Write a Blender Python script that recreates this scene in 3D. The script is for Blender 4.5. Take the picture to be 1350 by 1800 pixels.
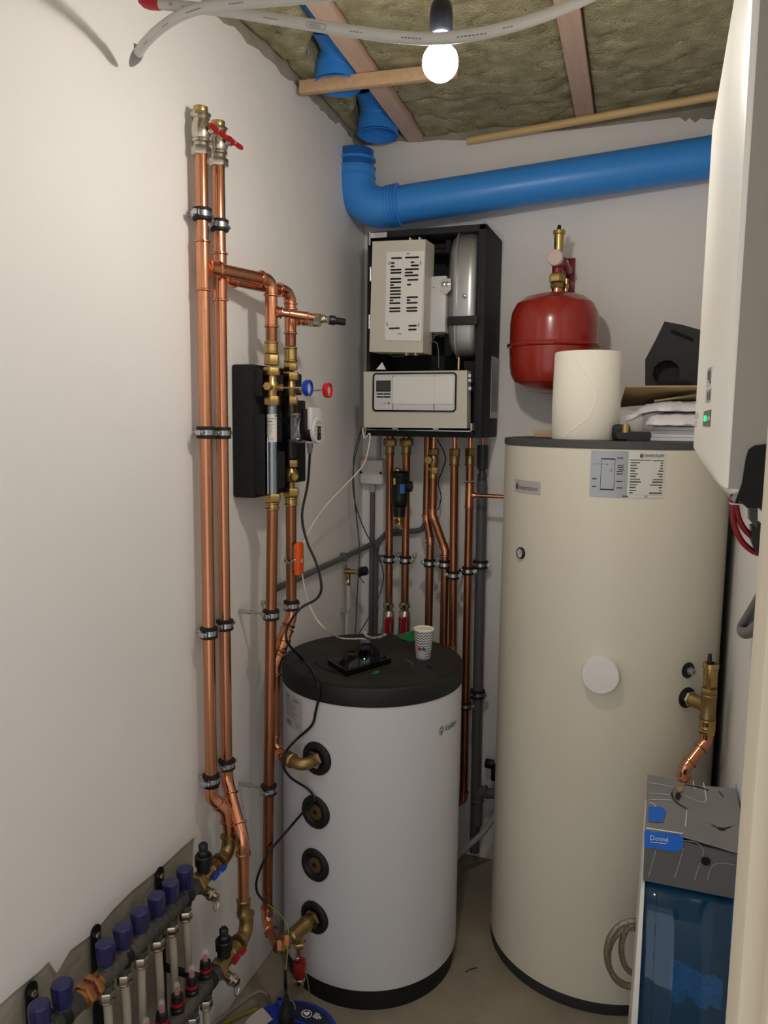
import bpy, bmesh, math, random
from mathutils import Vector as V, Matrix, noise
random.seed(7)
PI = math.pi
for o in list(bpy.data.objects): bpy.data.objects.remove(o)
SC = bpy.context.scene; COL = SC.collection
# ------------------------------------------------------------------ camera
S = 1.65; F = 1352.0
PIT, ROL, YAW = math.radians(6.875), math.radians(-0.678), math.radians(19.745)
_f = V((-math.sin(YAW)*math.cos(PIT), math.cos(YAW)*math.cos(PIT), -math.sin(PIT)))
_r = V((math.cos(YAW), math.sin(YAW), 0)); _d = _f.cross(_r)
_r, _d = _r*math.cos(ROL)+_d*math.sin(ROL), -_r*math.sin(ROL)+_d*math.cos(ROL)
CAM = V((0, 0, S))
cd = bpy.data.cameras.new('camera'); cam = bpy.data.objects.new('camera', cd); COL.objects.link(cam)
cam.matrix_world = Matrix(((_r.x, -_d.x, -_f.x, 0), (_r.y, -_d.y, -_f.y, 0), (_r.z, -_d.z, -_f.z, S), (0, 0, 0, 1)))
cd.sensor_fit = 'VERTICAL'; cd.sensor_height = 36; cd.lens = F/1800*36; cd.clip_start = 0.02
SC.camera = cam
# ------------------------------------------------------------------ world, exposure
w = bpy.data.worlds.new('world'); SC.world = w; w.use_nodes = True
w.node_tree.nodes['Background'].inputs[0].default_value = (1.0, 0.98, 0.955, 1)
w.node_tree.nodes['Background'].inputs[1].default_value = 0.85
SC.view_settings.view_transform = 'Standard'; SC.view_settings.look = 'None'
SC.view_settings.gamma = 1; SC.view_settings.use_curve_mapping = False
SC.view_settings.exposure = 0.15
BULB_W = 300.0
XL, YB, XR, ZC = -1.063, 2.714, 0.206, 2.63       # left wall, back wall, right wall, ceiling
# measured sight lines of the survey photograph meeting a real plane of the room
def ray(x, y): return _f+_r*((x-675)/F)+_d*((y-900)/F)
def L(x, y, X=XL): v = ray(x, y); return CAM+v*(X/v.x)
def B(x, y, Y=YB): v = ray(x, y); return CAM+v*(Y/v.y)
def H(x, y, Z): v = ray(x, y); return CAM+v*((Z-S)/v.z)
def D(x, y, d): return CAM+ray(x, y)*d
def CY(x, y, cx, cy, r):
    v = ray(x, y); a = v.x*v.x+v.y*v.y; b = -2*(v.x*cx+v.y*cy); c = cx*cx+cy*cy-r*r
    q = b*b-4*a*c; t = (-b-math.sqrt(max(q, 0)))/(2*a); return CAM+v*t
# ------------------------------------------------------------------ materials
def lin(c):
    return tuple(((x/255)/12.92 if x/255 <= .04045 else ((x/255+.055)/1.055)**2.4) for x in c)+(1,)
_M = {}
def mat(name, c, rough=.5, metal=0, var=0, vs=8, bump=0, bs=60, coat=0, trans=0, emit=0, spec=.5, stretch=None, c2=None, alpha=1, rvar=0, ior=1.45):
    if name in _M: return _M[name]
    m = bpy.data.materials.new(name); m.use_nodes = True; nt = m.node_tree; N = nt.nodes; K = nt.links.new
    b = N['Principled BSDF']; b.inputs['Roughness'].default_value = rough; b.inputs['Metallic'].default_value = metal
    b.inputs['Base Color'].default_value = lin(c); b.inputs['Specular IOR Level'].default_value = spec
    b.inputs['Coat Weight'].default_value = coat; b.inputs['Coat Roughness'].default_value = .08
    b.inputs['Transmission Weight'].default_value = trans; b.inputs['Alpha'].default_value = alpha; b.inputs['IOR'].default_value = ior
    if emit: b.inputs['Emission Color'].default_value = lin(c); b.inputs['Emission Strength'].default_value = emit
    if var or bump or rvar:
        tc = N.new('ShaderNodeTexCoord'); src = tc.outputs['Object']
        if stretch:
            mp = N.new('ShaderNodeMapping'); mp.inputs['Scale'].default_value = stretch; K(src, mp.inputs[0]); src = mp.outputs[0]
    if var:
        n = N.new('ShaderNodeTexNoise'); n.inputs['Scale'].default_value = vs; n.inputs['Detail'].default_value = 6; K(src, n.inputs['Vector'])
        r = N.new('ShaderNodeValToRGB'); r.color_ramp.elements[0].position = .3; r.color_ramp.elements[1].position = .7
        k2 = lin(c2) if c2 else tuple(x*(1-var) for x in lin(c)[:3])+(1,)
        r.color_ramp.elements[0].color = k2; r.color_ramp.elements[1].color = lin(c)
        K(n.outputs[0], r.inputs[0]); K(r.outputs[0], b.inputs['Base Color'])
    if rvar:
        n3 = N.new('ShaderNodeTexNoise'); n3.inputs['Scale'].default_value = 14; n3.inputs['Detail'].default_value = 5; K(src, n3.inputs['Vector'])
        mr = N.new('ShaderNodeMapRange'); mr.inputs['To Min'].default_value = max(rough-rvar, .02); mr.inputs['To Max'].default_value = rough+rvar
        mr.inputs['From Min'].default_value = .3; mr.inputs['From Max'].default_value = .7
        K(n3.outputs[0], mr.inputs[0]); K(mr.outputs[0], b.inputs['Roughness'])
    if bump:
        n2 = N.new('ShaderNodeTexNoise'); n2.inputs['Scale'].default_value = bs; n2.inputs['Detail'].default_value = 5; K(src, n2.inputs['Vector'])
        bp = N.new('ShaderNodeBump'); bp.inputs['Strength'].default_value = bump; bp.inputs['Distance'].default_value = .01
        K(n2.outputs[0], bp.inputs['Height']); K(bp.outputs[0], b.inputs['Normal'])
    _M[name] = m; return m
M_plaster = mat('white_plaster', (236, 233, 230), .75, var=.05, vs=2.5, bump=.12, bs=25)
M_conc = mat('bare_concrete_block', (176, 168, 152), .9, var=.35, vs=9, bump=.5, bs=40)
M_floor = mat('screed_floor', (160, 149, 129), .85, var=.3, vs=5, bump=.25, bs=35)
M_wool = mat('mineral_wool', (196, 189, 154), .95, var=.4, vs=16, c2=(150, 143, 108), bump=1.0, bs=150)
M_pine = mat('pine_wood', (214, 178, 140), .6, var=.18, vs=12, stretch=(6, .6, 6), bump=.1, bs=30)
M_pine_pink = mat('planed_spruce', (216, 186, 166), .65, var=.15, vs=10, stretch=(8, .5, 8), bump=.1, bs=30)
M_dowel = mat('pale_dowel_wood', (222, 190, 134), .5, var=.12, vs=10, stretch=(.5, 6, 6))
M_cu = mat('copper_tube', (224, 158, 122), .24, 1, var=.28, vs=7, stretch=(1, 1, .25), rvar=.1)
M_cuf = mat('copper_fitting', (228, 160, 124), .2, 1, var=.18, vs=20, rvar=.08)
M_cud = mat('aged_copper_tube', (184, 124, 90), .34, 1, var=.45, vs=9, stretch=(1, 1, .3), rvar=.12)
M_brass = mat('brass', (204, 174, 112), .28, 1, var=.22, vs=18, rvar=.1)
M_brassd = mat('dull_brass', (170, 144, 96), .42, 1, var=.3, vs=18, rvar=.12)
M_nick = mat('nickel_plate', (205, 198, 184), .22, 1, var=.12, vs=20, rvar=.08)
M_zinc = mat('zinc_steel', (196, 198, 202), .25, 1, rvar=.1)
M_rub = mat('black_rubber', (20, 20, 21), .6, bump=.1)
M_epp = mat('black_foam', (27, 27, 29), .8, var=.45, vs=220, bump=.55, bs=240)
M_blk = mat('black_plastic', (18, 19, 21), .38, rvar=.08)
M_blkg = mat('black_gloss', (8, 9, 10), .12)
M_man = mat('manifold_plastic', (44, 46, 48), .42, var=.5, vs=14, c2=(88, 84, 76))
M_red = mat('red_handle', (160, 8, 26), .38)
M_blueh = mat('blue_handle', (14, 60, 170), .4)
M_knob = mat('navy_knob', (22, 26, 84), .32, var=.3, vs=20, c2=(44, 42, 88), coat=.2)
M_pex = mat('white_pex', (196, 194, 190), .45, var=.06, vs=6)
M_pexw = mat('cream_floor_pipe', (176, 166, 148), .5, var=.1, vs=5)
M_bluep = mat('blue_duct_plastic', (62, 148, 236), .34, var=.12, vs=4, rvar=.06)
M_wht = mat('white_enamel', (208, 208, 211), .38, var=.03, vs=3, bump=.02, bs=160)
M_crm = mat('cream_enamel', (224, 218, 201), .3, var=.03, vs=2, bump=.03, bs=120)
M_lid = mat('grey_lid', (74, 74, 75), .6)
M_lidb = mat('black_lid_foam', (26, 26, 25), .6, var=.6, vs=6, c2=(52, 49, 44), bump=.15, bs=90)
M_vred = mat('red_vessel_paint', (158, 40, 28), .25, coat=.4, var=.06, vs=5)
M_dred = mat('dark_red_paint', (128, 14, 26), .35, coat=.2)
M_towel = mat('paper_towel', (238, 233, 218), .9, bump=.14, bs=110, stretch=(1, 1, 3))
M_beige = mat('beige_sheet_steel', (198, 192, 180), .42)
M_lgrey = mat('light_grey_plastic', (205, 205, 206), .4)
M_whp = mat('white_plastic', (222, 220, 216), .4)
M_grp = mat('grey_pvc', (96, 98, 101), .42, var=.1, vs=5)
M_grd = mat('dark_grey_pvc', (62, 64, 67), .42)
M_silver = mat('silver_paint', (168, 168, 168), .3, .75, var=.1, vs=6)
M_inv = mat('inverter_white', (226, 222, 212), .42)
M_lab = mat('white_label', (214, 212, 206), .45)
M_labs = mat('silver_label', (186, 186, 184), .4, .1)
M_ink = mat('label_ink', (40, 40, 42), .6)
M_inkg = mat('grey_ink', (112, 112, 112), .6)
M_inkm = mat('magenta_ink', (150, 36, 70), .6)
M_inkv = mat('violet_ink', (52, 36, 74), .6)
M_card = mat('cardboard', (176, 146, 104), .8, var=.1, vs=9)
M_greyc = mat('grey_printed_card', (136, 135, 134), .7, var=.06, vs=8)
M_greycd = mat('dark_grey_printed_card', (98, 97, 96), .7, var=.06, vs=8)
M_bluec = mat('blue_printed_card', (30, 108, 214), .55)
M_inkw = mat('white_ink', (226, 226, 224), .6)
M_green = mat('green_plastic_film', (22, 120, 52), .4)
M_orange = mat('orange_plastic', (236, 96, 24), .45)
M_cabw = mat('white_cable', (228, 226, 218), .5)
M_cabg = mat('dark_grey_cable', (62, 62, 60), .55)
M_cabr = mat('red_cable', (126, 8, 20), .45)
M_paper = mat('white_paper', (226, 222, 224), .7)
M_film = mat('clear_film', (250, 250, 250), .12, trans=0, alpha=.22, bump=.6, bs=30)
M_clear = mat('clear_plastic', (250, 245, 240), .05, alpha=.16)
M_tape = mat('grey_tape', (120, 122, 124), .38, bump=.4, bs=40)
M_jamb = mat('jamb_wood', (206, 194, 172), .7, var=.08, vs=6, stretch=(6, 6, .5))
M_dark = mat('jamb_shade_grey', (44, 43, 42), .7)  # shade in the gap beside the jamb, put into the colour
M_reel = mat('blue_reel_plastic', (20, 52, 150), .38)
M_braid = mat('braided_steel', (176, 168, 150), .35, .8, var=.4, vs=120, bump=.4, bs=200)
# ------------------------------------------------------------------ mesh builder
def frame(ax):
    a = V(ax).normalized(); t = V((0, 0, 1)) if abs(a.z) < .9 else V((1, 0, 0))
    u = t.cross(a).normalized(); return u, a.cross(u), a
class MB:
    def __init__(s): s.v = []; s.f = []
    def add(s, vs, fs):
        n = len(s.v); s.v += [V(p) for p in vs]; s.f += [tuple(i+n for i in f) for f in fs]; return s
    def lathe(s, prof, o, ax=(0, 0, 1), seg=24, u=None, rot=0):
        U, W, A = frame(ax); o = V(o); n = len(s.v); k = len(prof)
        if u is not None: U = V(u).normalized(); W = A.cross(U)
        for r, h in prof:
            for i in range(seg):
                t = 2*PI*i/seg+rot; s.v.append(o+A*h+(U*math.cos(t)+W*math.sin(t))*r)
        for j in range(k-1):
            for i in range(seg):
                i2 = (i+1) % seg; s.f.append((n+j*seg+i, n+j*seg+i2, n+(j+1)*seg+i2, n+(j+1)*seg+i))
        if prof[0][0] > 1e-5 and prof[0] != prof[-1]: s.f.append(tuple(n+i for i in reversed(range(seg))))
        if prof[-1][0] > 1e-5 and prof[0] != prof[-1]: s.f.append(tuple(n+(k-1)*seg+i for i in range(seg)))
        return s
    def cyl(s, a, b, r, r2=None, seg=20, ch=0):
        a = V(a); b = V(b); h = (b-a).length; r2 = r if r2 is None else r2
        p = [(r-ch, 0), (r, ch), (r2, h-ch), (r2-ch, h)] if ch else [(r, 0), (r2, h)]
        return s.lathe(p, a, b-a, seg)
    def hexn(s, a, b, r, rot=0):
        a = V(a); b = V(b); h = (b-a).length; c = min(r*.1, h*.2)
        return s.lathe([(r*.93, 0), (r, c), (r, h-c), (r*.93, h)], a, b-a, 6, rot=rot)
    def tube(s, pts, r, seg=12, caps=True, closed=False):
        pts = [V(p) for p in pts]; n = len(s.v); k = len(pts); rr = r if isinstance(r, (list, tuple)) else [r]*k
        tg = []
        for i in range(k):
            if closed: t = pts[(i+1) % k]-pts[i-1]
            else: t = pts[min(i+1, k-1)]-pts[max(i-1, 0)]
            tg.append(t.normalized() if t.length > 1e-9 else V((0, 0, 1)))
        U = frame(tg[0])[0]
        for i in range(k):
            U = (U-tg[i]*U.dot(tg[i])).normalized(); W = tg[i].cross(U)
            for j in range(seg):
                a = 2*PI*j/seg; s.v.append(pts[i]+(U*math.cos(a)+W*math.sin(a))*rr[i])
        for i in range(k if closed else k-1):
            i2 = (i+1) % k
            for j in range(seg):
                j2 = (j+1) % seg; s.f.append((n+i*seg+j, n+i*seg+j2, n+i2*seg+j2, n+i2*seg+j))
        if caps and not closed:
            s.f.append(tuple(n+j for j in reversed(range(seg)))); s.f.append(tuple(n+(k-1)*seg+j for j in range(seg)))
        return s
    def box(s, c, d, bev=0, R=None, bseg=2):
        bm = bmesh.new(); bmesh.ops.create_cube(bm, size=1)
        for v in bm.verts: v.co = V((v.co.x*d[0], v.co.y*d[1], v.co.z*d[2]))
        if bev: bmesh.ops.bevel(bm, geom=list(bm.edges), offset=bev, segments=bseg, affect='EDGES', profile=.5)
        R = R or Matrix.Identity(3); c = V(c)
        bm.verts.index_update(); vs = [c+R @ v.co for v in bm.verts]; fs = [tuple(x.index for x in f.verts) for f in bm.faces]
        bm.free(); return s.add(vs, fs)
    def bx(s, x0, x1, y0, y1, z0, z1, bev=0):
        return s.box(((x0+x1)/2, (y0+y1)/2, (z0+z1)/2), (abs(x1-x0), abs(y1-y0), abs(z1-z0)), bev)
    def prism(s, poly, o, U, W, N, t):      # outline in (u,w), extruded t along N
        o = V(o); U = V(U); W = V(W); N = V(N); k = len(poly)
        vs = [o+U*a+W*b for a, b in poly]+[o+U*a+W*b+N*t for a, b in poly]
        fs = [tuple(reversed(range(k))), tuple(range(k, 2*k))]+[(i, (i+1) % k, k+(i+1) % k, k+i) for i in range(k)]
        return s.add(vs, fs)
    def ball(s, c, r, seg=16, rings=10, sc=(1, 1, 1)):
        n = len(s.v); c = V(c)
        for j in range(1, rings):
            p = PI*j/rings
            for i in range(seg):
                t = 2*PI*i/seg; s.v.append(c+V((r*sc[0]*math.sin(p)*math.cos(t), r*sc[1]*math.sin(p)*math.sin(t), r*sc[2]*math.cos(p))))
        for j in range(rings-2):
            for i in range(seg): s.f.append((n+j*seg+i, n+(j+1)*seg+i, n+(j+1)*seg+(i+1) % seg, n+j*seg+(i+1) % seg))
        s.v += [c+V((0, 0, r*sc[2])), c-V((0, 0, r*sc[2]))]; m = len(s.v)
        for i in range(seg): s.f.append((m-2, n+i, n+(i+1) % seg)); s.f.append((m-1, n+(rings-2)*seg+(i+1) % seg, n+(rings-2)*seg+i))
        return s
def rrect(w, h, r, n=5, x=0, y=0):
    o = []
    for cx, cy, a in ((w/2-r, h/2-r, 0), (-w/2+r, h/2-r, 90), (-w/2+r, -h/2+r, 180), (w/2-r, -h/2+r, 270)):
        for i in range(n+1):
            t = math.radians(a+90*i/n); o.append((x+cx+r*math.cos(t), y+cy+r*math.sin(t)))
    return o
def link(name, mb, m, loc, parent=None, sharp=38, flip=True):
    me = bpy.data.meshes.new(name); loc = V(loc)
    me.from_pydata([p-loc for p in mb.v], [], mb.f)
    bm = bmesh.new(); bm.from_mesh(me); bmesh.ops.recalc_face_normals(bm, faces=bm.faces); bm.to_mesh(me); bm.free()
    for p in me.polygons: p.use_smooth = True
    me.set_sharp_from_angle(angle=math.radians(sharp))
    if m: me.materials.append(m)
    o = bpy.data.objects.new(name, me); COL.objects.link(o)
    if parent: o.parent = parent
    else: o.location = loc
    return o
ROOT = {}
def thing(name, label, cat, loc, group=None):
    o = bpy.data.objects.new(name, None); COL.objects.link(o); o.location = V(loc); o.empty_display_size = .05
    o['label'] = label; o['category'] = cat; ROOT[o] = V(loc)
    if group: o['group'] = group
    return o
def part(name, mb, m, par, label=None, sharp=38):
    r = par
    while r.parent: r = r.parent
    o = link(name, mb, m, ROOT[r], par, sharp)
    if label: o['label'] = label
    return o
def solo(name, mb, m, label, cat, loc=None, group=None, sharp=38):
    if loc is None:
        xs = [p.x for p in mb.v]; ys = [p.y for p in mb.v]; zs = [p.z for p in mb.v]
        loc = ((min(xs)+max(xs))/2, (min(ys)+max(ys))/2, min(zs))
    o = link(name, mb, m, loc, None, sharp); o['label'] = label; o['category'] = cat; ROOT[o] = V(loc)
    if group: o['group'] = group
    return o
def struct(name, mb, m, sharp=38):
    o = link(name, mb, m, (0, 0, 0), None, sharp); o['kind'] = 'structure'; ROOT[o] = V((0, 0, 0)); return o
def spline(pts, n=8, closed=False):
    P = [V(p) for p in pts]; k = len(P); out = []
    rng = range(k if closed else k-1)
    for i in rng:
        if closed: a, b, c, d = P[i-1], P[i], P[(i+1) % k], P[(i+2) % k]
        else: a, b, c, d = P[max(i-1, 0)], P[i], P[i+1], P[min(i+2, k-1)]
        for j in range(n):
            t = j/n; out.append(.5*((2*b)+(c-a)*t+(2*a-5*b+4*c-d)*t*t+(3*b-a-3*c+d)*t**3))
    if not closed: out.append(P[-1])
    return out
_TC = {}
def text_geo(s, size):
    if (s, size) in _TC: return _TC[(s, size)]
    cu = bpy.data.curves.new('lettering', 'FONT'); cu.body = s; cu.size = size; cu.resolution_u = 2
    o = bpy.data.objects.new('lettering', cu); COL.objects.link(o)
    dg = bpy.context.evaluated_depsgraph_get(); e = o.evaluated_get(dg); me = e.to_mesh()
    vs = [(v.co.x, v.co.y) for v in me.vertices]; fs = [tuple(p.vertices) for p in me.polygons]
    e.to_mesh_clear(); bpy.data.objects.remove(o); bpy.data.curves.remove(cu)
    _TC[(s, size)] = (vs, fs); return vs, fs
def text(mb, s, size, fn, x=0, y=0, sx=1):
    vs, fs = text_geo(s, size); mb.add([fn(x+a*sx, y+b) for a, b in vs], fs); return x+(max(a for a, b in vs) if vs else 0)*sx
def quad(mb, fn, x0, x1, y0, y1, nx=1):
    vs = []; fs = []
    for i in range(nx+1):
        u = x0+(x1-x0)*i/nx; vs += [fn(u, y0), fn(u, y1)]
    for i in range(nx): fs.append((2*i, 2*i+2, 2*i+3, 2*i+1))
    mb.add(vs, fs)
def plane_fn(o, U, W, N, e=0): o = V(o); U = V(U).normalized(); W = V(W).normalized(); N = V(N).normalized(); return lambda u, v: o+U*u+W*v+N*e
def cyl_fn(cx, cy, r, a0, z0, e=0): return lambda u, v: V((cx+(r+e)*math.cos(a0+u/r), cy+(r+e)*math.sin(a0+u/r), z0+v))
# ------------------------------------------------------------------ pipework
X_, Y_, Z_ = V((1, 0, 0)), V((0, 1, 0)), V((0, 0, 1))
def fillet(a, b, c, R, n=7):
    a, b, c = V(a), V(b), V(c); u = (a-b).normalized(); w_ = (c-b).normalized(); ang = u.angle(w_)
    t = R/math.tan(ang/2); p = b+u*t; q = b+w_*t; ce = b+(u+w_).normalized()*(R/math.sin(ang/2))
    x = p-ce; y = q-ce; th = x.angle(y); out = []
    for i in range(n+1):
        k = i/n; out.append(ce+(x*math.sin((1-k)*th)+y*math.sin(k*th))/math.sin(th))
    return out, p, q
def sleeve(mb, a, b, r, bead=1.34, ends=(1, 1)):
    a, b = V(a), V(b); h = (b-a).length; R = r*1.1; w_ = r*.34; p = [(r*.9, 0)]
    p += [(R, 0), (r*bead, w_*.35), (r*bead, w_*.9), (R, w_*1.3)] if ends[0] else [(R, 0)]
    p += [(R, h-w_*1.3), (r*bead, h-w_*.9), (r*bead, h-w_*.35), (R, h)] if ends[1] else [(R, h)]
    p += [(r*.9, h)]
    return mb.lathe(p, a, b-a, 18)
def elbow(mb, a, b, c, r, R, ext):
    arc, p, q = fillet(a, b, c, R); u = (V(a)-V(b)).normalized(); w_ = (V(c)-V(b)).normalized(); k = r*.34
    o = 1.1*r; bd = 1.34*r
    pts = [p+u*ext, p+u*(ext-k*.3), p+u*(ext-k), p+u*(ext-k*1.4)]+arc+[q+w_*(ext-k*1.4), q+w_*(ext-k), q+w_*(ext-k*.3), q+w_*ext]
    mb.tube(pts, [o, bd, bd, o]+[o]*len(arc)+[o, bd, bd, o], 16); return p+u*ext, q+w_*ext
def run(par, pts, r, m=None, mf=None, R=None, ext=None):
    m = m or M_cu; mf = mf or M_cuf; R = R or r*1.7; ext = ext or r*1.5
    pts = [V(p) for p in pts]; st = pts[0]
    for i in range(1, len(pts)-1):
        mb = MB(); a, b = elbow(mb, pts[i-1], pts[i], pts[i+1], r, R, ext)
        if (a-st).dot(pts[i]-pts[i-1]) > 0.002: part('pipe', MB().cyl(st, a, r, seg=30), m, par)
        part('elbow', mb, mf, par); st = b
    if (pts[-1]-st).length > .002: part('pipe', MB().cyl(st, pts[-1], r, seg=30), m, par)
def tee(par, c, ax, br, r, h, bl, m=None, rb=None):
    c = V(c); ax = V(ax).normalized(); br = V(br).normalized(); mb = MB(); sleeve(mb, c-ax*h, c+ax*h, r); sleeve(mb, c+br*r*.4, c+br*bl, rb or r, ends=(0, 1)); q_ = rb or r; mb.lathe([(q_*1.5, r*.72), (q_*1.3, r*1.05), (q_*1.18, r*1.3), (q_*1.08, r*1.6)], c, br, 20)
    return part('tee', mb, m or M_cuf, par)
def clamp(par, p, r, wall, dist, ax=Z_, side=None, plate=True):
    p = V(p); wall = V(wall).normalized(); ax = V(ax).normalized(); sd = side or wall.cross(ax).normalized(); Rb = r*1.36
    mb = MB(); mb.lathe([(Rb*.9, -.0058), (Rb+.0012, -.0058), (Rb+.0012, .0058), (Rb*.9, .0058)], p, ax, 20)
    for k in (-1, 1):
        c = p+sd*k*(Rb+.006); mb.box(c, (.012, .012, .012), .001, Matrix((sd, wall, ax)).transposed())
        mb.cyl(c+wall*.012, c-wall*.011, .0032, seg=8); mb.hexn(c-wall*.008, c-wall*.0125, .0055)
    o = part('pipe_clamp', mb, M_zinc, par)
    part('rubber_lining', MB().lathe([(r, -.0145), (Rb-.001, -.0145), (Rb+.002, -.0125), (Rb+.002, -.0062), (Rb-.001, -.0056), (Rb-.001, .0056), (Rb+.002, .0062), (Rb+.002, .0125), (Rb-.001, .0145), (r, .0145)], p, ax, 20), M_rub, o)
    if dist > Rb+.004:
        mb = MB(); mb.cyl(p+wall*Rb, p+wall*dist, .0038, seg=10)
        if dist > .05: mb.cyl(p+wall*(dist-.035), p+wall*dist, .0062, seg=10)
        mb.hexn(p+wall*(Rb), p+wall*(Rb+.008), .0075); part('rod', mb, M_zinc, o)
    return o
def butterfly(par, c, n, along, m, s=1.0):
    """two-winged lever on a ball valve: n = stem direction, along = wing direction"""
    c = V(c); n = V(n).normalized(); a = V(along).normalized(); b = n.cross(a)
    mb = MB(); mb.cyl(c, c+n*.016*s, .009*s, seg=12)
    for k in (-1, 1):
        mb.prism([(.004*s, -.0075*s), (.022*s, -.0105*s), (.033*s, -.007*s), (.033*s, .007*s), (.022*s, .0105*s), (.004*s, .0075*s)], c+n*.010*s, a*k, b, n+a*k*.35, .008*s)
    o = part('handle', mb, m, par); part('screw', MB().cyl(c+n*.016*s, c+n*.021*s, .0045*s, seg=8), M_zinc, o); return o
# ================================================================== SETTING
struct('floor', MB().bx(-1.4, .9, -.9, 3.0, -.08, 0), M_floor)
wl = struct('wall_left', MB().bx(-1.27, XL-.005, .55, 2.95, 0, 2.86), M_conc)
pl = [(.56, .60)]+[(p.y, p.z) for p in (L(*q) for q in [(0, 1766), (28, 1741), (71, 1706), (86, 1690), (100, 1711), (124, 1670), (165, 1640), (200, 1598), (232, 1566), (283, 1525), (327, 1484), (344, 1470)])]
pl += [(1.535, .3), (1.54, 0.002), (2.714, 0.002)]
yy = 2.712
while yy > .6:
    pl.append((yy, 2.618+.012*noise.noise((yy*9, 3, 0))+random.uniform(-.009, .006)-(.014 if .25 < noise.noise((yy*7, 7, 2)) else 0))); yy -= random.uniform(.015, .035)
pl.append((.56, 2.61))
part('plaster', MB().prism(pl, (XL-.005, 0, 0), Y_, Z_, X_, .005), M_plaster, wl)
wb = struct('wall_back', MB().bx(-1.27, .5, YB+.005, 2.95, 0, 2.86), M_conc)
top = [(p.x, p.z) for p in (B(*q) for q in [(640, 256), (668, 252), (700, 248), (735, 250), (770, 246), (830, 247), (880, 241), (940, 233), (1000, 229), (1060, 222), (1120, 215), (1170, 209), (1195, 206), (1205, 214), (1212, 207), (1222, 216), (1232, 208), (1245, 210)])]
part('plaster', MB().prism([(XL, .002)]+[(XL, top[0][1])]+top+[(.24, top[-1][1]), (.24, .002)], (0, YB+.005, 0), X_, Z_, -Y_, .005), M_plaster, wb)
struct('wall_right', MB().bx(XR, .5, .62, YB+.005, 0, 2.86), M_plaster)
XJ = B(1310, 1300, .62).x; YJ = L(1332, 1300, XJ).y
wf = struct('wall_front', MB().bx(XJ+.018, .9, .57, .62, 0, 2.86).bx(-1.27, -.90, .55, .62, 0, 2.86).bx(-.90, XJ+.018, .55, .62, 2.16, 2.86), M_plaster)
struct('trim_3', MB().bx(XJ+.018, .34, .56, .57, 0, 2.16), M_dark)
struct('trim_1', MB().bx(XJ, XJ+.018, YJ, .62, 0, 2.16, .002), M_jamb)
XK = B(1347, 1790, .53).x; struct('trim_2', MB().bx(XK, XK+.09, .53, .56, 0, 2.2, .003), M_jamb)
ce = struct('ceiling', MB().bx(-1.4, .6, .4, 2.95, 2.86, 2.92), mat('roof_boards', (96, 78, 58), .8, var=.2, vs=8))
def wool(x0, x1, y0, y1, nx, ny, z=2.632, amp=.013, seed=0, nm='insulation_batt'):
    vs = []; fs = []
    for j in range(ny+1):
        y = y0+(y1-y0)*j/ny; a = x0(y); b = x1(y)
        for i in range(nx+1):
            u = i/nx; x = a+(b-a)*u; p = V((x*9, y*5, seed))
            h = noise.fractal(p, .9, 2.1, 5)*.5+noise.noise(p*.35)*.6
            cr = abs(noise.noise(V((x*6+seed, y*11, 3))));  h += .9*max(0, .06-cr)/.06
            e = min(u, 1-u)*nx; h += (1.2-e)*.6 if e < 1.2 else 0
            vs.append((x, y, z+amp*h))
    k = nx+1
    for j in range(ny):
        for i in range(nx): fs.append((j*k+i, j*k+k+i, j*k+k+i+1, j*k+i+1))
    n = len(vs); rim = [i for i in range(k)]+[j*k+nx for j in range(1, ny+1)]+[ny*k+i for i in range(nx-1, -1, -1)]+[j*k for j in range(ny-1, 0, -1)]
    for i in rim: vs.append((vs[i][0], vs[i][1], 2.80))
    for i in range(len(rim)): i2 = (i+1) % len(rim); fs.append((rim[i], rim[i2], n+i2, n+i))
    return part(nm, MB().add(vs, fs), M_wool, ce, sharp=70)
def lerp(t): 
    def g(y):
        for (a, b), (c, d) in zip(t, t[1:]):
            if y <= c: return b+(d-b)*(y-a)/(c-a)
        return t[-1][1]
    return g
J1 = lambda y: -.846-.053*(y-1.743); J2 = lambda y: -.291-.033*(y-1.929)
sb = lerp([(.6, -.90), (1.75, -.925), (1.86, -.905), (1.96, -.915), (2.02, -.965), (2.1, -1.0), (2.22, -.985), (2.34, -.955), (2.42, -.98), (2.5, -1.035), (2.714, -1.04)])
wool(lambda y: XL-.005, sb, .62, 2.715, 14, 150, 2.64, .016, 4)
wool(lambda y: J1(y)+.056, lambda y: J2(y)-.002, .62, 2.715, 70, 210, 2.634, .012, 11)
wool(lambda y: J2(y)+.058, lambda y: XR, .62, 2.715, 64, 210, 2.634, .013, 23)
for g, wd in ((J1, .055), (J2, .056)):
    a, b = .62, 2.714
    mb = MB(); mb.add([(g(a), a, 2.622), (g(a)+wd, a, 2.622), (g(b)+wd, b, 2.622), (g(b), b, 2.622), (g(a), a, 2.80), (g(a)+wd, a, 2.80), (g(b)+wd, b, 2.80), (g(b), b, 2.80)],
        [(0, 1, 2, 3), (7, 6, 5, 4), (0, 4, 5, 1), (1, 5, 6, 2), (2, 6, 7, 3), (3, 7, 4, 0)])
    part('joist', mb, M_pine_pink, ce)
part('cavity_back_board', MB().bx(-1.06, -.84, 2.69, 2.714, 2.66, 2.86), mat('cavity_board', (60, 56, 56), .9), ce)
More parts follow.
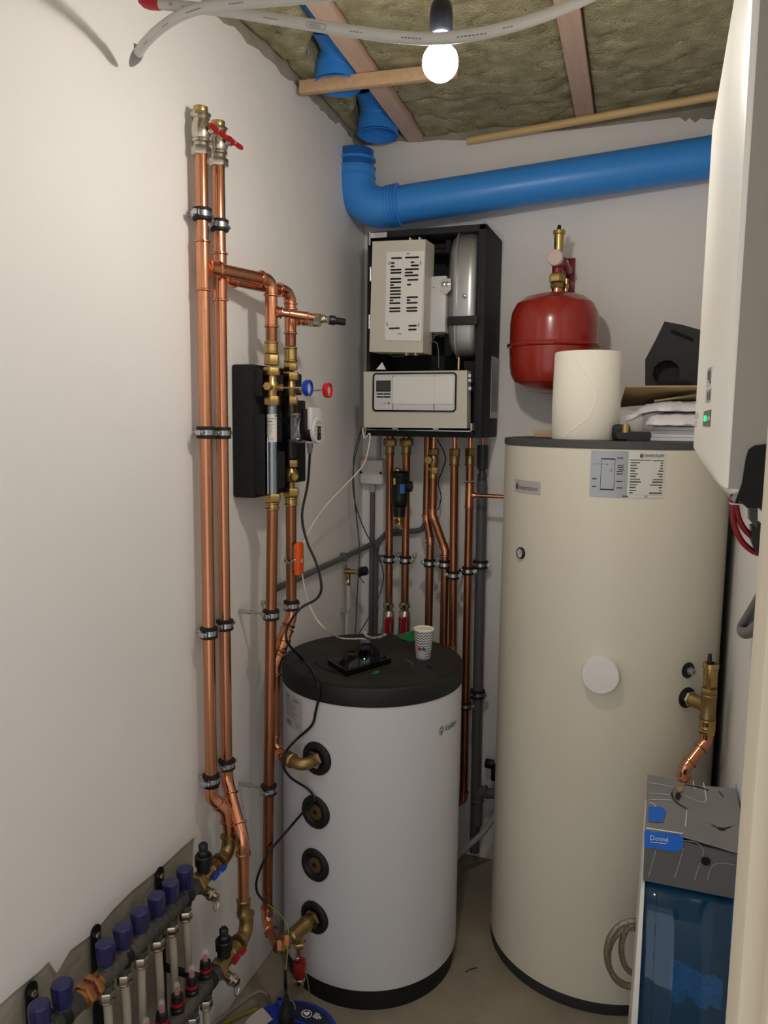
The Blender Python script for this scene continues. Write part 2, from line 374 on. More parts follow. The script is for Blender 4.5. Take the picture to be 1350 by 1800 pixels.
# the squared batten nailed across and the loose round pole
a = H(528, 155, 2.602); b = H(742, 131, 2.602); u = (b-a).normalized()
a -= u*.0; b += u*.10
mb = MB(); mid = (a+b)/2; mb.box(mid, ((b-a).length, .022, .036), .002, Matrix((u, Z_.cross(u), Z_)).transposed())
solo('wooden_batten', mb, M_pine, 'short square pine batten nailed under the ceiling beam beside the bulb', 'batten')
a = H(823, 250, 2.598); b = H(1262, 168, 2.604); u = (b-a).normalized(); b = b+u*.06
a.y -= .012
solo('round_pole', MB().cyl(a, b, .0125, seg=16), M_dowel, 'long pale round wooden pole under the ceiling above the blue pipe', 'pole')
# ================================================================== LAMP
bc = D(774, 110, 1.31)
lamp = thing('hanging_lamp', 'lit bare light bulb hanging on a black socket from the ceiling', 'lamp', bc-Z_*.034)
pr = []
for i in range(0, 15):
    t = math.pi*i/14*.60; pr.append((.0305*math.sin(t), -.0305*math.cos(t)))
part('bulb_dome', MB().lathe(pr, bc, Z_, 28), mat('bulb_glow', (255, 249, 240), emit=BULB_W), lamp)
pn = [(.0306*math.sin(PI*t/20), -.0306*math.cos(PI*t/20)) for t in (12, 13, 14, 15, 16)]+[(.0165, .037), (.0145, .047)]
part('bulb_neck', MB().lathe(pn, bc, Z_, 28), mat('bulb_neck_glow', (255, 249, 240), emit=BULB_W*.35), lamp)
up = bc+Z_*.045
part('socket', MB().lathe([(.0165, 0), (.0195, .004), (.0195, .034), (.0175, .046), (.008, .062), (.005, .078)], up, Z_, 20), mat('black_socket', (20, 24, 34), .4), lamp)
part('cord', MB().tube([up+Z_*.07, up+V((.002, .0, .18)), up+V((0, .01, .34))], .0032, 8), M_blk, lamp)
# ================================================================== BLUE DUCTS
du = thing('ceiling_duct', 'blue duct with open sockets in the gap beside the ceiling beam', 'duct', (-.92, 1.9, 2.62))
r = .0625
c1 = H(594, 150, 2.612); c2 = H(664, 237, 2.606)
xa = c1.x+.028; xb = c2.x+.012
part('pipe', MB().tube([(xa+.03, .7, 2.735), (xa+.012, 1.72, 2.735), (xa, c1.y-.20, 2.735)], r, 26).tube([(xb+.008, c1.y+.05, 2.735), (xb, c2.y-.22, 2.735)], r, 26), M_bluep, du)
def drop(c, x, nm):
    n = (V((c.x, c.y, c.z))-V((x-.006, c.y+.055, 2.80))).normalized()
    top = V((x, c.y-.17, 2.735)); e = c
    mid = [top, top+V((0, .05, 0)), V((x-.002, c.y-.055, 2.723)), V((x-.005, c.y-.012, 2.695)), c+V((0, .004, .052)), c+V((0, .004, .05)), c+V((0, .001, .012)), e]
    rr = [r*1.02, r*1.02, r*1.02, r*1.02, r*1.02, r*1.09, r*1.1, r*1.12]
    pts = spline(mid[:5], 5)+mid[5:]; rl = [r*1.02]*(len(pts)-3)+rr[5:]
    mb = MB(); mb.tube(pts, rl, 28, caps=False)
    inner = [p for p in reversed(pts)]; mb.tube(inner, [q*.95 for q in reversed(rl)], 28, caps=False)
    n0 = len(mb.v); k = len(pts)*28          # lip between the outer and inner skins
    mb.tube([pts[-1]-V((0, 0, 0)), pts[-1]+V((0, 0, -.0015))], [rl[-1]*1.01, rl[-1]*.95], 28, caps=False)
    for q in (-4, -8):
        d = (pts[q+1]-pts[q]).normalized(); mb.lathe([(r*1.02, -.004), (r*1.07, -.002), (r*1.07, .002), (r*1.02, .004)], pts[q], d, 28)
    return part(nm, mb, M_bluep, du)
drop(c1, xa, 'branch_socket'); drop(c2, xb, 'bend_socket')
# wall pipe
pa = B(707, 360, 2.575); pb = B(1247, 277, 2.648); u = (pb-pa).normalized(); pb = pb+u*.12
if pb.x > XR-.005: pb = pa+u*((XR-.006-pa.x)/u.x)
bp = thing('blue_wall_pipe', 'large blue drain pipe running along the back wall above the open boiler', 'pipe', (pa+pb)/2-Z_*.07)
part('pipe', MB().cyl(pa-u*.02, pb, .0625, seg=36), M_bluep, bp)
ea = B(627, 340, 2.575); cor = V((ea.x, 2.575, pa.z-u.z*.12))
cor = pa-u*((pa.x-ea.x)/u.x)
arc, p, q = fillet(cor+Z_*.3, cor, pb, .10, 12)
mb = MB(); R = .067
mb.tube([p+Z_*.030]+arc+[q+(u*.05)], [R]*(len(arc)+2), 32)
for k in (0, .016, .032): mb.lathe([(R, k-.004), (R+.0035, k-.001), (R+.0035, k+.003), (R, k+.006)], p+Z_*(.002+k*.8), Z_, 32)
for k in (.0, .012, .024, .036): mb.lathe([(R, k-.004), (R+.0025+k*.06, k-.001), (R+.0025+k*.06, k+.003), (R, k+.006)], q+u*.012, u, 32)
part('elbow', mb, M_bluep, bp)
tp = p.z+.030; zt = min(B(625, 268, 2.575).z, 2.585)
mb = MB(); o = V((p.x, p.y, tp-.01)); hh = zt-tp+.01
mb.lathe([(.0625, 0), (.0625, hh-.003), (.061, hh), (.058, hh), (.058, .01)], o, Z_, 32); part('spigot', mb, mat('blue_duct_spigot', (34, 98, 178), .36), bp)
# ================================================================== BUFFER TANK
bx_, by_, br_ = -.7832, 2.0979, .2675
bt = thing('buffer_tank', 'short white cylindrical buffer tank with black lid and four side ports', 'tank', (bx_, by_, 0))
part('body', MB().lathe([(br_-.004, .06), (br_, .064), (br_, .895), (br_-.004, .9)], (bx_, by_, 0), Z_, 96), M_wht, bt)
part('base_ring', MB().lathe([(br_-.03, 0), (br_-.008, .0), (br_-.006, .012), (br_-.008, .064), (br_-.03, .066)], (bx_, by_, 0), Z_, 72), M_rub, bt)
part('lid', MB().lathe([(br_+.002, .887), (br_+.0025, .889), (br_+.0025, .932), (br_, .9365), (br_-.005, .9392), (br_-.012, .9398)], (bx_, by_, 0), Z_, 96), mat('black_lid_edge', (20, 20, 20), .55), bt, sharp=40)
part('lid_top', MB().lathe([(br_-.011, .936), (br_-.0115, .940), (0, .940)], (bx_, by_, 0), Z_, 96), M_lidb, bt)
def radial(px, py): p = CY(px, py, bx_, by_, br_); n = V((p.x-bx_, p.y-by_, 0)).normalized(); return p, n
ports = []
for k, q in enumerate([(557, 1333), (555, 1427), (554, 1520), (553, 1612)]):
    p, n = radial(*q); ports.append((p, n))
    fl = MB().lathe([(.047, -.012), (.047, .004), (.043, .009), (.033, .0095), (.029, .006), (.026, .002), (.018, .0012), (0, .0012)], p, n, 32)
    fo = part('port_rosette', fl, M_rub, bt, sharp=60)
    if k in (1, 2):
        mb = MB().lathe([(.022, -.003), (.022, .003), (.019, .004), (0, .004)], p, n, 24)
        part('port_plug', mb, M_brassd, fo)
        part('plug_socket', MB().lathe([(.008, .0042), (.008, .0048), (0, .0048)], p, n, 6), mat('dark_hole', (14, 12, 10), .8), fo)
# brand mark and data sticker, both flat print on the shell
p, n = radial(775, 1283); a0 = math.atan2(n.y, n.x)
fn = cyl_fn(bx_, by_, br_, a0, p.z-.008, .0008)
mb = MB(); q = [(0, .013), (.0085, .0085), (.0085, -.0085), (0, -.013), (-.0085, -.0085), (-.0085, .0085)]
ring = lambda rx, ry, cx, cy: [(cx+rx*math.cos(2*PI*i/24), cy+ry*math.sin(2*PI*i/24)) for i in range(24)]
def ringmesh(mb, fn, rx, ry, t, cx, cy):
    a = ring(rx, ry, cx, cy); b = ring(rx-t, ry-t, cx, cy)
    mb.add([fn(*p) for p in a]+[fn(*p) for p in b], [(i, (i+1) % 24, 24+(i+1) % 24, 24+i) for i in range(24)])
ringmesh(mb, fn, .0095, .0135, .0016, .002, .0055)
for s in (-1, 1): mb.add([fn(.002+s*.0012, .010), fn(.002+s*.005, .014), fn(.002+s*.0062, .0125), fn(.002+s*.0026, .008)], [(0, 1, 2, 3)])
quad(mb, fn, -.0025, .0065, .002, .0045); quad(mb, fn, 0, .004, -.004, .002)
text(mb, 'Vaillant', .026, fn, .017, -.003, .92)
part('brand_print', mb, M_ink, bt)
p, n = radial(519, 1250); a0 = math.atan2(n.y, n.x); fn = cyl_fn(bx_, by_, br_, a0, p.z, .0012)
mb = MB(); quad(mb, fn, -.062, .036, -.055, .040, 10); st = part('data_sticker', mb, M_labs, bt)
fn = cyl_fn(bx_, by_, br_, a0, p.z, .0018); mb = MB()
text(mb, 'Vaillant', .013, fn, -.014, .026); quad(mb, fn, -.058, -.034, .030, .0345, 3); quad(mb, fn, -.058, -.028, .0245, .026, 3)
for k in range(8):
    y = .018-.006*k; quad(mb, fn, -.058, -.058+.05+.013*((k*37) % 3), y, y+.0012, 5)
for k in range(10): quad(mb, fn, -.056+.0035*k, -.0545+.0035*k, -.05, -.036)
quad(mb, fn, .0, .03, -.034, -.033, 3); text(mb, 'CE', .011, fn, .006, -.046)
part('sticker_print', mb, M_inkg, st)
# ================================================================== TALL TANK
tx_, ty_, tr_ = -.1315, 2.382, .3205
tt = thing('tall_tank', 'tall cream cylindrical hot water tank with flat grey lid', 'tank', (tx_, ty_, 0))
part('body', MB().lathe([(tr_-.006, .03), (tr_, .036), (tr_, 1.578), (tr_-.005, 1.583)], (tx_, ty_, 0), Z_, 112), M_crm, tt)
part('base_ring', MB().lathe([(tr_-.04, 0), (tr_-.004, 0), (tr_, .006), (tr_, .036), (tr_-.03, .038)], (tx_, ty_, 0), Z_, 80), mat('charcoal_base', (50, 51, 52), .6), tt)
part('lid', MB().lathe([(tr_+.001, 1.5815), (tr_+.002, 1.5825), (tr_+.002, 1.597), (tr_-.001, 1.6), (tr_-.01, 1.601), (0, 1.601)], (tx_, ty_, 0), Z_, 96), M_lid, tt)
def rad2(px, py): p = CY(px, py, tx_, ty_, tr_); n = V((p.x-tx_, p.y-ty_, 0)).normalized(); return p, n, math.atan2(n.y, n.x)
p, n, a0 = rad2(925, 856); fn = cyl_fn(tx_, ty_, tr_, a0, p.z, .0012); hw = abs(math.atan2(*reversed(rad2(904, 856)[1].xy))-math.atan2(*reversed(rad2(947, 856)[1].xy)))*tr_/2
mb = MB(); quad(mb, fn, -hw, hw, -.0178, .0178, 8); pq = part('brand_plate', mb, M_labs, tt)
fn = cyl_fn(tx_, ty_, tr_, a0, p.z, .002); k = hw/.05
def drop_logo(mb, fn, x, y, s):
    for sg in (-1, 1):
        o = [(sg*.06, 1.0), (sg*.42, .35), (sg*.5, -.1), (sg*.34, -.5), (sg*.1, -.62), (sg*.06, -.1)]
        mb.add([fn(x+a*s, y+b*s) for a, b in o], [tuple(range(6))])
mb = MB(); text(mb, 'inventum', .0205, fn, -.029*k, -.0085, .93*k); part('lettering', mb, M_inkm, pq)
mb = MB(); drop_logo(mb, fn, -.038*k, -.002, .0125); part('drop_emblem', mb, M_inkv, pq)
pl_, _, al = rad2(1038, 830); pr_, _, ar = rad2(1168, 830); a0 = (al+ar)/2; hw = abs(ar-al)*tr_/2
zt = CY(1100, 793, tx_, ty_, tr_).z; zb = CY(1100, 875, tx_, ty_, tr_).z; zc = (zt+zb)/2; hh = (zt-zb)/2
fn = cyl_fn(tx_, ty_, tr_, a0, zc, .0012); mb = MB(); quad(mb, fn, -hw, 0.0, -hh, hh, 8); ds = part('data_plate', mb, mat('diagram_label', (168, 172, 178), .35, .3), tt)
mb = MB(); quad(mb, fn, 0, hw, -hh, hh, 8); part('text_panel', mb, M_lab, ds, 'white half of the data plate')
fn = cyl_fn(tx_, ty_, tr_, a0, zc, .002); mb = MB(); e = hw/.1
drop_logo(mb, fn, .034*e, hh*.80, .0085); text(mb, 'inventum', .0155, fn, .041*e, hh*.76, .95*e)
part('lettering', mb, M_ink, ds); mb = MB()
x0, x1, y0, y1 = -.072*e, -.035*e, -hh*.66, hh*.66
for (a, b, c, d) in ((x0, x1, y1-.002, y1+.001), (x0, x1, y0-.002, y0+.001), (x0, x0+.0009, y0, y1), (x1-.0009, x1, y0, y1)): quad(mb, fn, a, b, c, d, 3)
quad(mb, fn, -.092*e, -.056*e, hh*.42, hh*.43, 3); mb.add([fn(*q) for q in ring(.0016, .0016, -.055*e, hh*.425)], [tuple(range(24))])
ringmesh(mb, fn, .002, .0026, .0007, -.044*e, hh*.16)
for yy, xx in ((.7, -.03), (.38, -.028), (.3, -.028), (.2, -.026), (.12, -.03), (.02, -.03), (-.3, -.03), (-.58, -.028), (-.93, -.012)): quad(mb, fn, xx*e, xx*e+.016*e, hh*yy-.0012, hh*yy+.0012, 2)
for yy in (-.22, -.56): quad(mb, fn, -.094*e, -.082*e, hh*yy-.0014, hh*yy+.0014, 2)
part('plate_print', mb, M_ink, ds)
mb = MB()
rows = [(.30, .09), (.20, .09), (.25, .11), (.16, .15), (.24, .19), (.18, .12), (.31, .32), (.34, .34), (.24, .40), (.19, .12), (.21, .09), (.12, .42)]
for i, (a, b) in enumerate(rows):
    y = hh*(.50-.118*i)
    for x0_, w_ in ((.006, a), (.095-.085*b, b)):
        k_ = 0
        while k_ < w_*.085-.001: quad(mb, fn, (x0_+k_)*e, (x0_+k_+.0017)*e, y-.0004, y+.0022+.0008*((i+int(k_*900)) % 2)); k_ += .0023
quad(mb, fn, .004*e, .060*e, hh*.615, hh*.645, 6); quad(mb, fn, .064*e, .096*e, hh*.60, hh*.63, 4); quad(mb, fn, .004*e, .096*e, -hh*.86, -hh*.855, 6); text(mb, 'CE', .007, fn, .046*e, -hh*.97)
part('table_print', mb, M_ink, ds)
p, n, a0 = rad2(917, 972)
g = part('thermometer', MB().lathe([(.0165, -.003), (.0165, .006), (.0145, .0085), (.0135, .0085), (.0135, .0055), (0, .0055)], p, n, 28), M_blk, tt)
part('dial', MB().lathe([(.0132, .0058), (.0132, .0062), (0, .0062)], p, n, 24), M_lab, g)
u = Z_.cross(n); fn = plane_fn(p, u, Z_, n, .0068); mb = MB()
for i in range(9):
    t = math.radians(-40+260*i/8); d = V((math.cos(t), math.sin(t))); o = V((-d.y, d.x))*.0005
    mb.add([fn(*(d*.008+o)), fn(*(d*.0115+o)), fn(*(d*.0115-o)), fn(*(d*.008-o))], [(0, 1, 2, 3)])
mb.add([fn(-.001, -.002), fn(.006, .007), fn(.001, -.003)], [(0, 1, 2)]); part('dial_print', mb, M_ink, g)
p, n, a0 = rad2(1056, 1183)
part('round_cap', MB().lathe([(.0485, -.004), (.0485, .024), (.0465, .028), (0, .029)], p, n, 40), mat('white_cap', (232, 230, 226), .4), tt, sharp=50)
p, n, a0 = rad2(1209, 1178); po = part('port_rosette', MB().lathe([(.0215, -.004), (.0215, .003), (.012, .004), (0, .004)], p, n, 28), M_blk, tt)
part('bolt', MB().lathe([(.011, .004), (.011, .009), (.009, .01), (.009, .02), (.0045, .02), (.0045, .014), (0, .014)], p, n, 16), M_zinc, po)
p, n, a0 = rad2(1207, 1226); part('port_rosette', MB().lathe([(.0285, -.004), (.0285, .003), (.02, .0045), (0, .0045)], p, n, 32), M_blk, tt)
# brass tee with air vent on the tank side
bg = thing('tank_air_vent_group', 'brass tee with air vent and copper bend on the cream tank side', 'pipe fitting', p)
c = p+n*.072
mb = MB(); mb.hexn(p+n*.005, p+n*.016, .021); part('nut', mb, M_nick, bg)
tm = MB(); sleeve(tm, c-Z_*.034, c+Z_*.034, .0175, 1.16); sleeve(tm, c-n*.056, c-n*.005, .0165, 1.16, ends=(1, 0)); tb = part('tee', tm, M_brassd, bg)
part('nut', MB().hexn(c+Z_*.034, c+Z_*.05, .021).cyl(c+Z_*.05, c+Z_*.056, .012), M_brassd, bg)
part('air_vent', MB().lathe([(.012, .052), (.017, .06), (.017, .102), (.0195, .104), (.0195, .117), (.014, .117), (.014, .112), (0, .112)], c, Z_, 24), M_brass, bg, sharp=50)
part('vent_pin', MB().lathe([(.006, .11), (.0055, .128), (.0045, .141), (0, .141)], c-X_*.004, Z_, 12), M_blk, bg)
mb = MB(); sleeve(mb, c-Z_*.062, c-Z_*.034, .0185, 1.14); mb.hexn(c-Z_*.074, c-Z_*.06, .0215); part('coupling', mb, M_brass, bg)
e1 = c-Z_*.095; e2 = D(1203, 1352, (e1-CAM).dot(_f)-.02); e3 = e2-Z_*.05
run(bg, [c-Z_*.07, e1, e2, e3], .0145, M_cu, M_cuf, R=.024, ext=.016)
# ================================================================== LEFT WALL RISERS
RA = .0148
def ball_valve(par, x, y, z0, z1, m, stem, along, brass_end=True):
    h = z1-z0; o = V((x, y, z0)); k = RA
    mb = MB()
    mb.hexn(o, o+Z_*.019, k*1.55); mb.lathe([(k*1.2, .019), (k*1.2, .026), (k*1.45, .028), (k*1.45, .033), (k*1.28, .036), (k*1.5, .044), (k*1.5, .064), (k*1.28, .072), (k*1.2, .075), (k*1.2, .080), (k*1.4, .080), (k*1.4, .085)], o, Z_, 20)
    mb.hexn(o+Z_*.085, o+Z_*(h-.008), k*1.55)
    s = V(stem).normalized(); c = o+Z_*.054; mb.cyl(c+s*k*1.2, c+s*k*2.1, .0085, seg=14)
    v = part('ball_valve', mb, M_nick, par)
    if brass_end: part('union_end', MB().lathe([(k*1.0, h-.01), (k*1.12, h-.004), (k*1.12, h+.004), (k*.8, h+.004), (k*.8, h-.006), (0, h-.006)], o, Z_, 20), M_brass, v)
    butterfly(v, c+s*k*2.0, s, along, m, .70); return v
def riser(label, x, y, zt, r, group=None): return thing('copper_riser', label, 'pipe', (x, y, zt))
AX, AY = -1.026, 1.592; BX, BY = -1.030, 1.672; CX, CYY = -.962, 1.805; DX, DY = -.966, 1.922
zA = 1.999; zB = 1.988
ra = riser('leftmost tall copper riser on the left wall with nickel valve on top', AX, AY, .56, RA)
ball_valve(ra, AX, AY, 2.244, 2.345, M_red, (.9, .25, 0), (.25, .9, -.25))
part('pipe', MB().cyl((AX, AY, zA+.05), (AX, AY, 2.25), RA, seg=30), M_cu, ra)
dA = V((CX-AX, CYY-AY, 0)).normalized()
tee(ra, (AX, AY, zA), Z_, dA, RA, .058, .05)
run(ra, [(AX, AY, zA)+dA*0+V((0, 0, 0)) if False else V((AX, AY, zA))+dA*.045, (CX, CYY, zA), (CX, CYY, 1.955)], RA, R=.022, ext=.018)
run(ra, [(AX, AY, zA-.055), (AX, AY, .695), (AX+.030, AY+.02, .655), (AX+.036, AY+.022, .60)], RA, M_cu, R=.03, ext=.02)
mup = V((AX+.036, AY+.022, 0))
for z in (2.1145, 1.6138, 1.1237, .743): clamp(ra, (AX, AY, z), RA, -X_, abs(XL-AX))
rb = riser('second copper riser from the left, ending at the lower manifold with red handle', BX, BY, .33, RA)
ball_valve(rb, BX, BY, 2.244, 2.342, M_red, (.9, .25, 0), (.25, .9, -.25))
part('pipe', MB().cyl((BX, BY, zB+.05), (BX, BY, 2.25), RA, seg=30), M_cu, rb)
dB = V((DX-BX, DY-BY, 0)).normalized()
tee(rb, (BX, BY, zB), Z_, dB, RA, .058, .05)
run(rb, [V((BX, BY, zB))+dB*.045, (DX, DY, zB), (DX, DY, 1.955)], RA, R=.03, ext=.018)
BLX, BLY = -.945, 1.606
run(rb, [(BX, BY, zB-.055), (BX, BY, .705), (BLX, BLY, .592), (BLX, BLY, .40)], RA, M_cu, R=.05, ext=.022)
for z in (2.1085, 1.6115, 1.1225, .748): clamp(rb, (BX, BY, z), RA, -X_, abs(XL-BX))
# upper legs of the mixing circuit: tees with fill valves
def fill_branch(par, c, e, black):
    c = V(c); e = V(e); d = (e-c).normalized(); n = (e-c).length; r = .0094
    tee(par, c, Z_, d, RA, .042, .028, rb=r*1.25)
    mb = MB(); mb.cyl(c+d*.02, c+d*(n-.03), r, seg=14); sleeve(mb, c+d*.045, c+d*(n-.055), r*1.1, 1.3); part('branch_pipe', mb, M_cuf, par)
    mb = MB(); mb.hexn(c+d*(n-.04), c+d*(n-.022), .0135); mb.lathe([(.009, 0), (.0115, .004), (.0115, .010), (.008, .014), (.008, .022)], c+d*(n-.022), d, 14); mb.hexn(c+d*(n-.006), c+d*(n+.004), .011)
    v = part('drain_valve', mb, M_nick, par)
    if black:
        mb = MB(); mb.lathe([(.011, 0), (.0125, .003), (.0125, .016), (.0095, .019), (.0095, .042), (.0085, .044), (0, .044)], c+d*(n+.002), d, 16); part('black_cap', mb, M_blk, v)
zt = B(478, 547, CYY).z; eC = B(577, 562, 1.90)
run(ra, [(CX, CYY, 1.96), (CX, CYY, 1.835)], RA, M_cud); fill_branch(ra, (CX, CYY, zt), eC, True)
run(rb, [(DX, DY, 1.96), (DX, DY, 1.845)], RA, M_cud); fill_branch(rb, (DX, DY, B(514, 560, DY).z), B(560, 569, 2.0), False)
# ================================================================== PUMP GROUP
pg = thing('pump_group', 'mixing pump group in black foam block with blue and red thermometers', 'pump', (-1.03, 1.89, 1.44))
zc = lambda y, px=478: B(px, y, CYY).z
zd = lambda y, px=514: B(px, y, DY).z
blk = part('foam_block', MB().bx(XL+.001, -.998, 1.772, 2.012, 1.440, 1.787, .006), M_epp, pg)
mb = MB()
for (y0, y1, z0, z1, x) in ((1.774, 1.785, 1.45, 1.66, -.970), (1.828, 1.889, 1.46, 1.56, -.966), (1.828, 1.886, 1.585, 1.665, -.972), (1.832, 1.886, 1.68, 1.70, -.978),
                            (1.955, 2.010, 1.47, 1.70, -.962), (1.774, 1.784, 1.705, 1.775, -.975), (1.83, 1.89, 1.725, 1.765, -.97), (1.955, 2.01, 1.715, 1.775, -.974), (1.79, 1.95, 1.444, 1.466, -.985)):
    mb.bx(-1.0, x, y0, y1, z0, z1, .004)
fr = part('foam_relief', mb, M_epp, pg); fr['kind'] = 'stuff'
def col(par, name, x, y, prof, m, seg=20): return part(name, MB().lathe(prof, (x, y, 0), Z_, seg), m, par, sharp=45)
def hexes(par, x, y, lst, m):
    for a, b, rr in lst: part('union_nut', MB().hexn((x, y, min(a, b)), (x, y, max(a, b)), rr, rot=.3), m, par)
# C column (mixing side)
for a_, b_ in ((622, 600), (896, 882)): mb = MB(); sleeve(mb, (CX, CYY, zc(a_)), (CX, CYY, zc(b_)), .0155, 1.22); part('press_sleeve', mb, M_brass, pg)
hexes(pg, CX, CYY, [(zc(642), zc(624), .0205), (zc(660), zc(646), .0225), (zc(712), zc(696), .0205), (zc(882), zc(868), .0235)], M_brass)
z0 = zc(681); bv = MB().lathe([(.0125, zc(700)-z0), (.0125, -.012), (.017, -.004), (.017, .008), (.0125, .016), (.0125, zc(655)-z0)], (CX, CYY, z0), Z_, 18)
bv.cyl((CX, CYY, z0), (CX+.004, CYY-.032, z0+.002), .0095, seg=14); bv.hexn((CX+.003, CYY-.026, z0+.002), (CX+.004, CYY-.034, z0+.002), .0115); bv.cyl((CX, CYY, z0), (CX+.03, CYY+.0, z0), .0085, seg=14)
part('valve_body', bv, M_brass, pg)
mb = MB(); mb.cyl((CX, CYY, zc(872)), (CX, CYY, zc(708)), .0125, seg=22); mb.lathe([(.0128, 0), (.0145, .002), (.0145, .007), (.0128, .009)], (CX, CYY, zc(728)+.02), Z_, 22)
tb = part('steel_tube', mb, mat('galvanised_tube', (150, 162, 172), .3, .9, rvar=.1), pg)
part('capillary', MB().cyl((CX-.004, CYY-.0165, zc(868)), (CX-.004, CYY-.0165, zc(770)), .002, seg=8), M_zinc, pg)
za, zb_ = zc(777), zc(728); cc = (za+zb_)/2; hh = (zb_-za)/2
mb = MB(); av = math.radians(-66); fn = cyl_fn(CX, CYY, .0132, av, cc, .0004); quad(mb, fn, -.0165, .0165, -hh, hh, 10); lb = part('type_label', mb, M_lab, pg)
fn = cyl_fn(CX, CYY, .0132, av, cc, .0009); mb = MB()
quad(mb, fn, .008, .0155, hh*.82, hh*.95, 3)
quad(mb, fn, -.011, .002, hh*.44, hh*.52, 3); quad(mb, fn, -.010, .013, hh*.66, hh*.70, 4)
for i, ww in enumerate((.8, .55, .7, .5, .62, .45)): quad(mb, fn, -.011+.004*(i > 1), -.011+.022*ww, hh*(.25-.13*i), hh*(.25-.13*i)+.0012, 4)
text(mb, 'CE', .0062, fn, -.002, -hh*.85); ringmesh(mb, fn, .0028, .0022, .0006, -.009, -hh*.78)
part('label_print', mb, M_inkg, lb)
# D column (pump side)
for a_, b_ in ((637, 610), (889, 873)): mb = MB(); sleeve(mb, (DX, DY, zd(a_)), (DX, DY, zd(b_)), .0155, 1.22); part('press_sleeve', mb, M_brass, pg)
hexes(pg, DX, DY, [(zd(651), zd(638), .0205), (zd(668), zd(654), .0235), (zd(713), zd(697), .0205), (zd(821), zd(808), .0205), (zd(872), zd(858), .0235)], M_brass)
z0 = zd(685); bv = MB().lathe([(.0125, zd(700)-z0), (.0125, -.012), (.017, -.004), (.017, .008), (.0125, .016), (.0125, zd(660)-z0)], (DX, DY, z0), Z_, 18).cyl((DX, DY, z0), (DX+.03, DY, z0), .0085, seg=14)
part('valve_body', bv, M_brassd, pg)
zq = zd(837); bv = MB().lathe([(.012, zd(822)-zq), (.019, .012), (.021, 0), (.017, -.012), (.010, -.017), (.010, zd(860)-zq)][::-1], (DX, DY, zq), Z_, 18)
n = V((.75, -.66, 0)); bv.cyl(V((DX, DY, zq)), V((DX, DY, zq))+n*.027, .0105, seg=14); part('valve_body', bv, M_brassd, pg)
part('valve_stem', MB().lathe([(.0082, .026), (.0082, .031), (.005, .031), (.005, .027), (0, .027)], (DX, DY, zq), n, 14), M_brass, pg)
zp = zd(752); pc = V((DX, DY, zp))
mb = MB(); mb.lathe([(.016, zd(806)-zp), (.019, -.045), (.021, -.03), (.021, .03), (.019, .045), (.016, zd(714)-zp)], pc, Z_, 20)
mb.lathe([(.030, -.018), (.037, -.01), (.037, .018), (.034, .026)], pc, X_, 28); part('pump_housing', mb, M_blk, pg, sharp=50)
x1 = -.940; mb = MB(); mb.prism(rrect(.076, .080, .016), (x1-.008, DY, zp), Y_, Z_, X_, .018)
mb.lathe([(.03, .0), (.034, .006), (.031, .016)], (x1+.008, DY, zp), X_, 28); fl = part('motor_flange', mb, mat('cast_aluminium', (205, 207, 210), .35, .85, bump=.2, bs=120), pg)
for sy in (-1, 1):
    for sz in (-1, 1): part('bolt', MB().cyl((x1+.009, DY+sy*.028, zp+sz*.031), (x1+.019, DY+sy*.028, zp+sz*.031), .005, seg=10), M_zinc, fl)
xf = B(561, 752, DY).x
mb = MB(); mb.lathe([(.031, x1+.014), (.034, x1+.016), (.034, x1+.028), (.037, x1+.032), (.037, xf-.020), (.035, xf-.018), (.035, xf-.010)], (0, DY, zp), X_, 32)
mb.bx(x1+.022, xf-.016, DY-.038, DY+.03, zp-.01, zp+.052, .004); part('motor', mb, M_blk, pg, sharp=45)
mb = MB(); mb.bx(xf-.018, xf-.004, DY-.04, DY+.034, zp-.005, zp+.056, .005); part('terminal_box', mb, M_lgrey, pg)
mb = MB().lathe([(.034, xf-.012), (.036, xf-.010), (.036, xf-.002), (.034, xf), (0, xf)], (0, DY, zp-.006), X_, 36); fc = part('pump_face', mb, M_lgrey, pg)
fn = plane_fn((xf, DY, zp-.006), Y_, Z_, X_, .0008); mb = MB(); quad(mb, fn, -.012, .010, -.026, .012); part('face_panel', mb, M_blk, fc)
mb = MB()
for i in range(14):
    t = 2*PI*i/14; quad(mb, fn, .022*math.cos(t)-.003, .022*math.cos(t)+.003, .024*math.sin(t)-.0016, .024*math.sin(t)+.0016)
part('face_print', mb, M_inkg, fc)
fn = plane_fn((xf, DY, zp-.006), Y_, Z_, X_, .0016); mb = MB(); quad(mb, fn, -.006, .003, -.006, .006); part('switch', mb, M_grp, fc)
mb = MB(); mb.add([fn(*q) for q in ring(.004, .004, 0, -.02)], [tuple(range(24))]); part('indicator', mb, M_green, fc)
gl = V((xf-.022, DY-.012, zp-.040)); part('cable_gland', MB().lathe([(.009, 0), (.009, -.012), (.007, -.016), (.007, -.028), (0, -.028)][::-1], gl, Z_, 14), M_grp, pg)
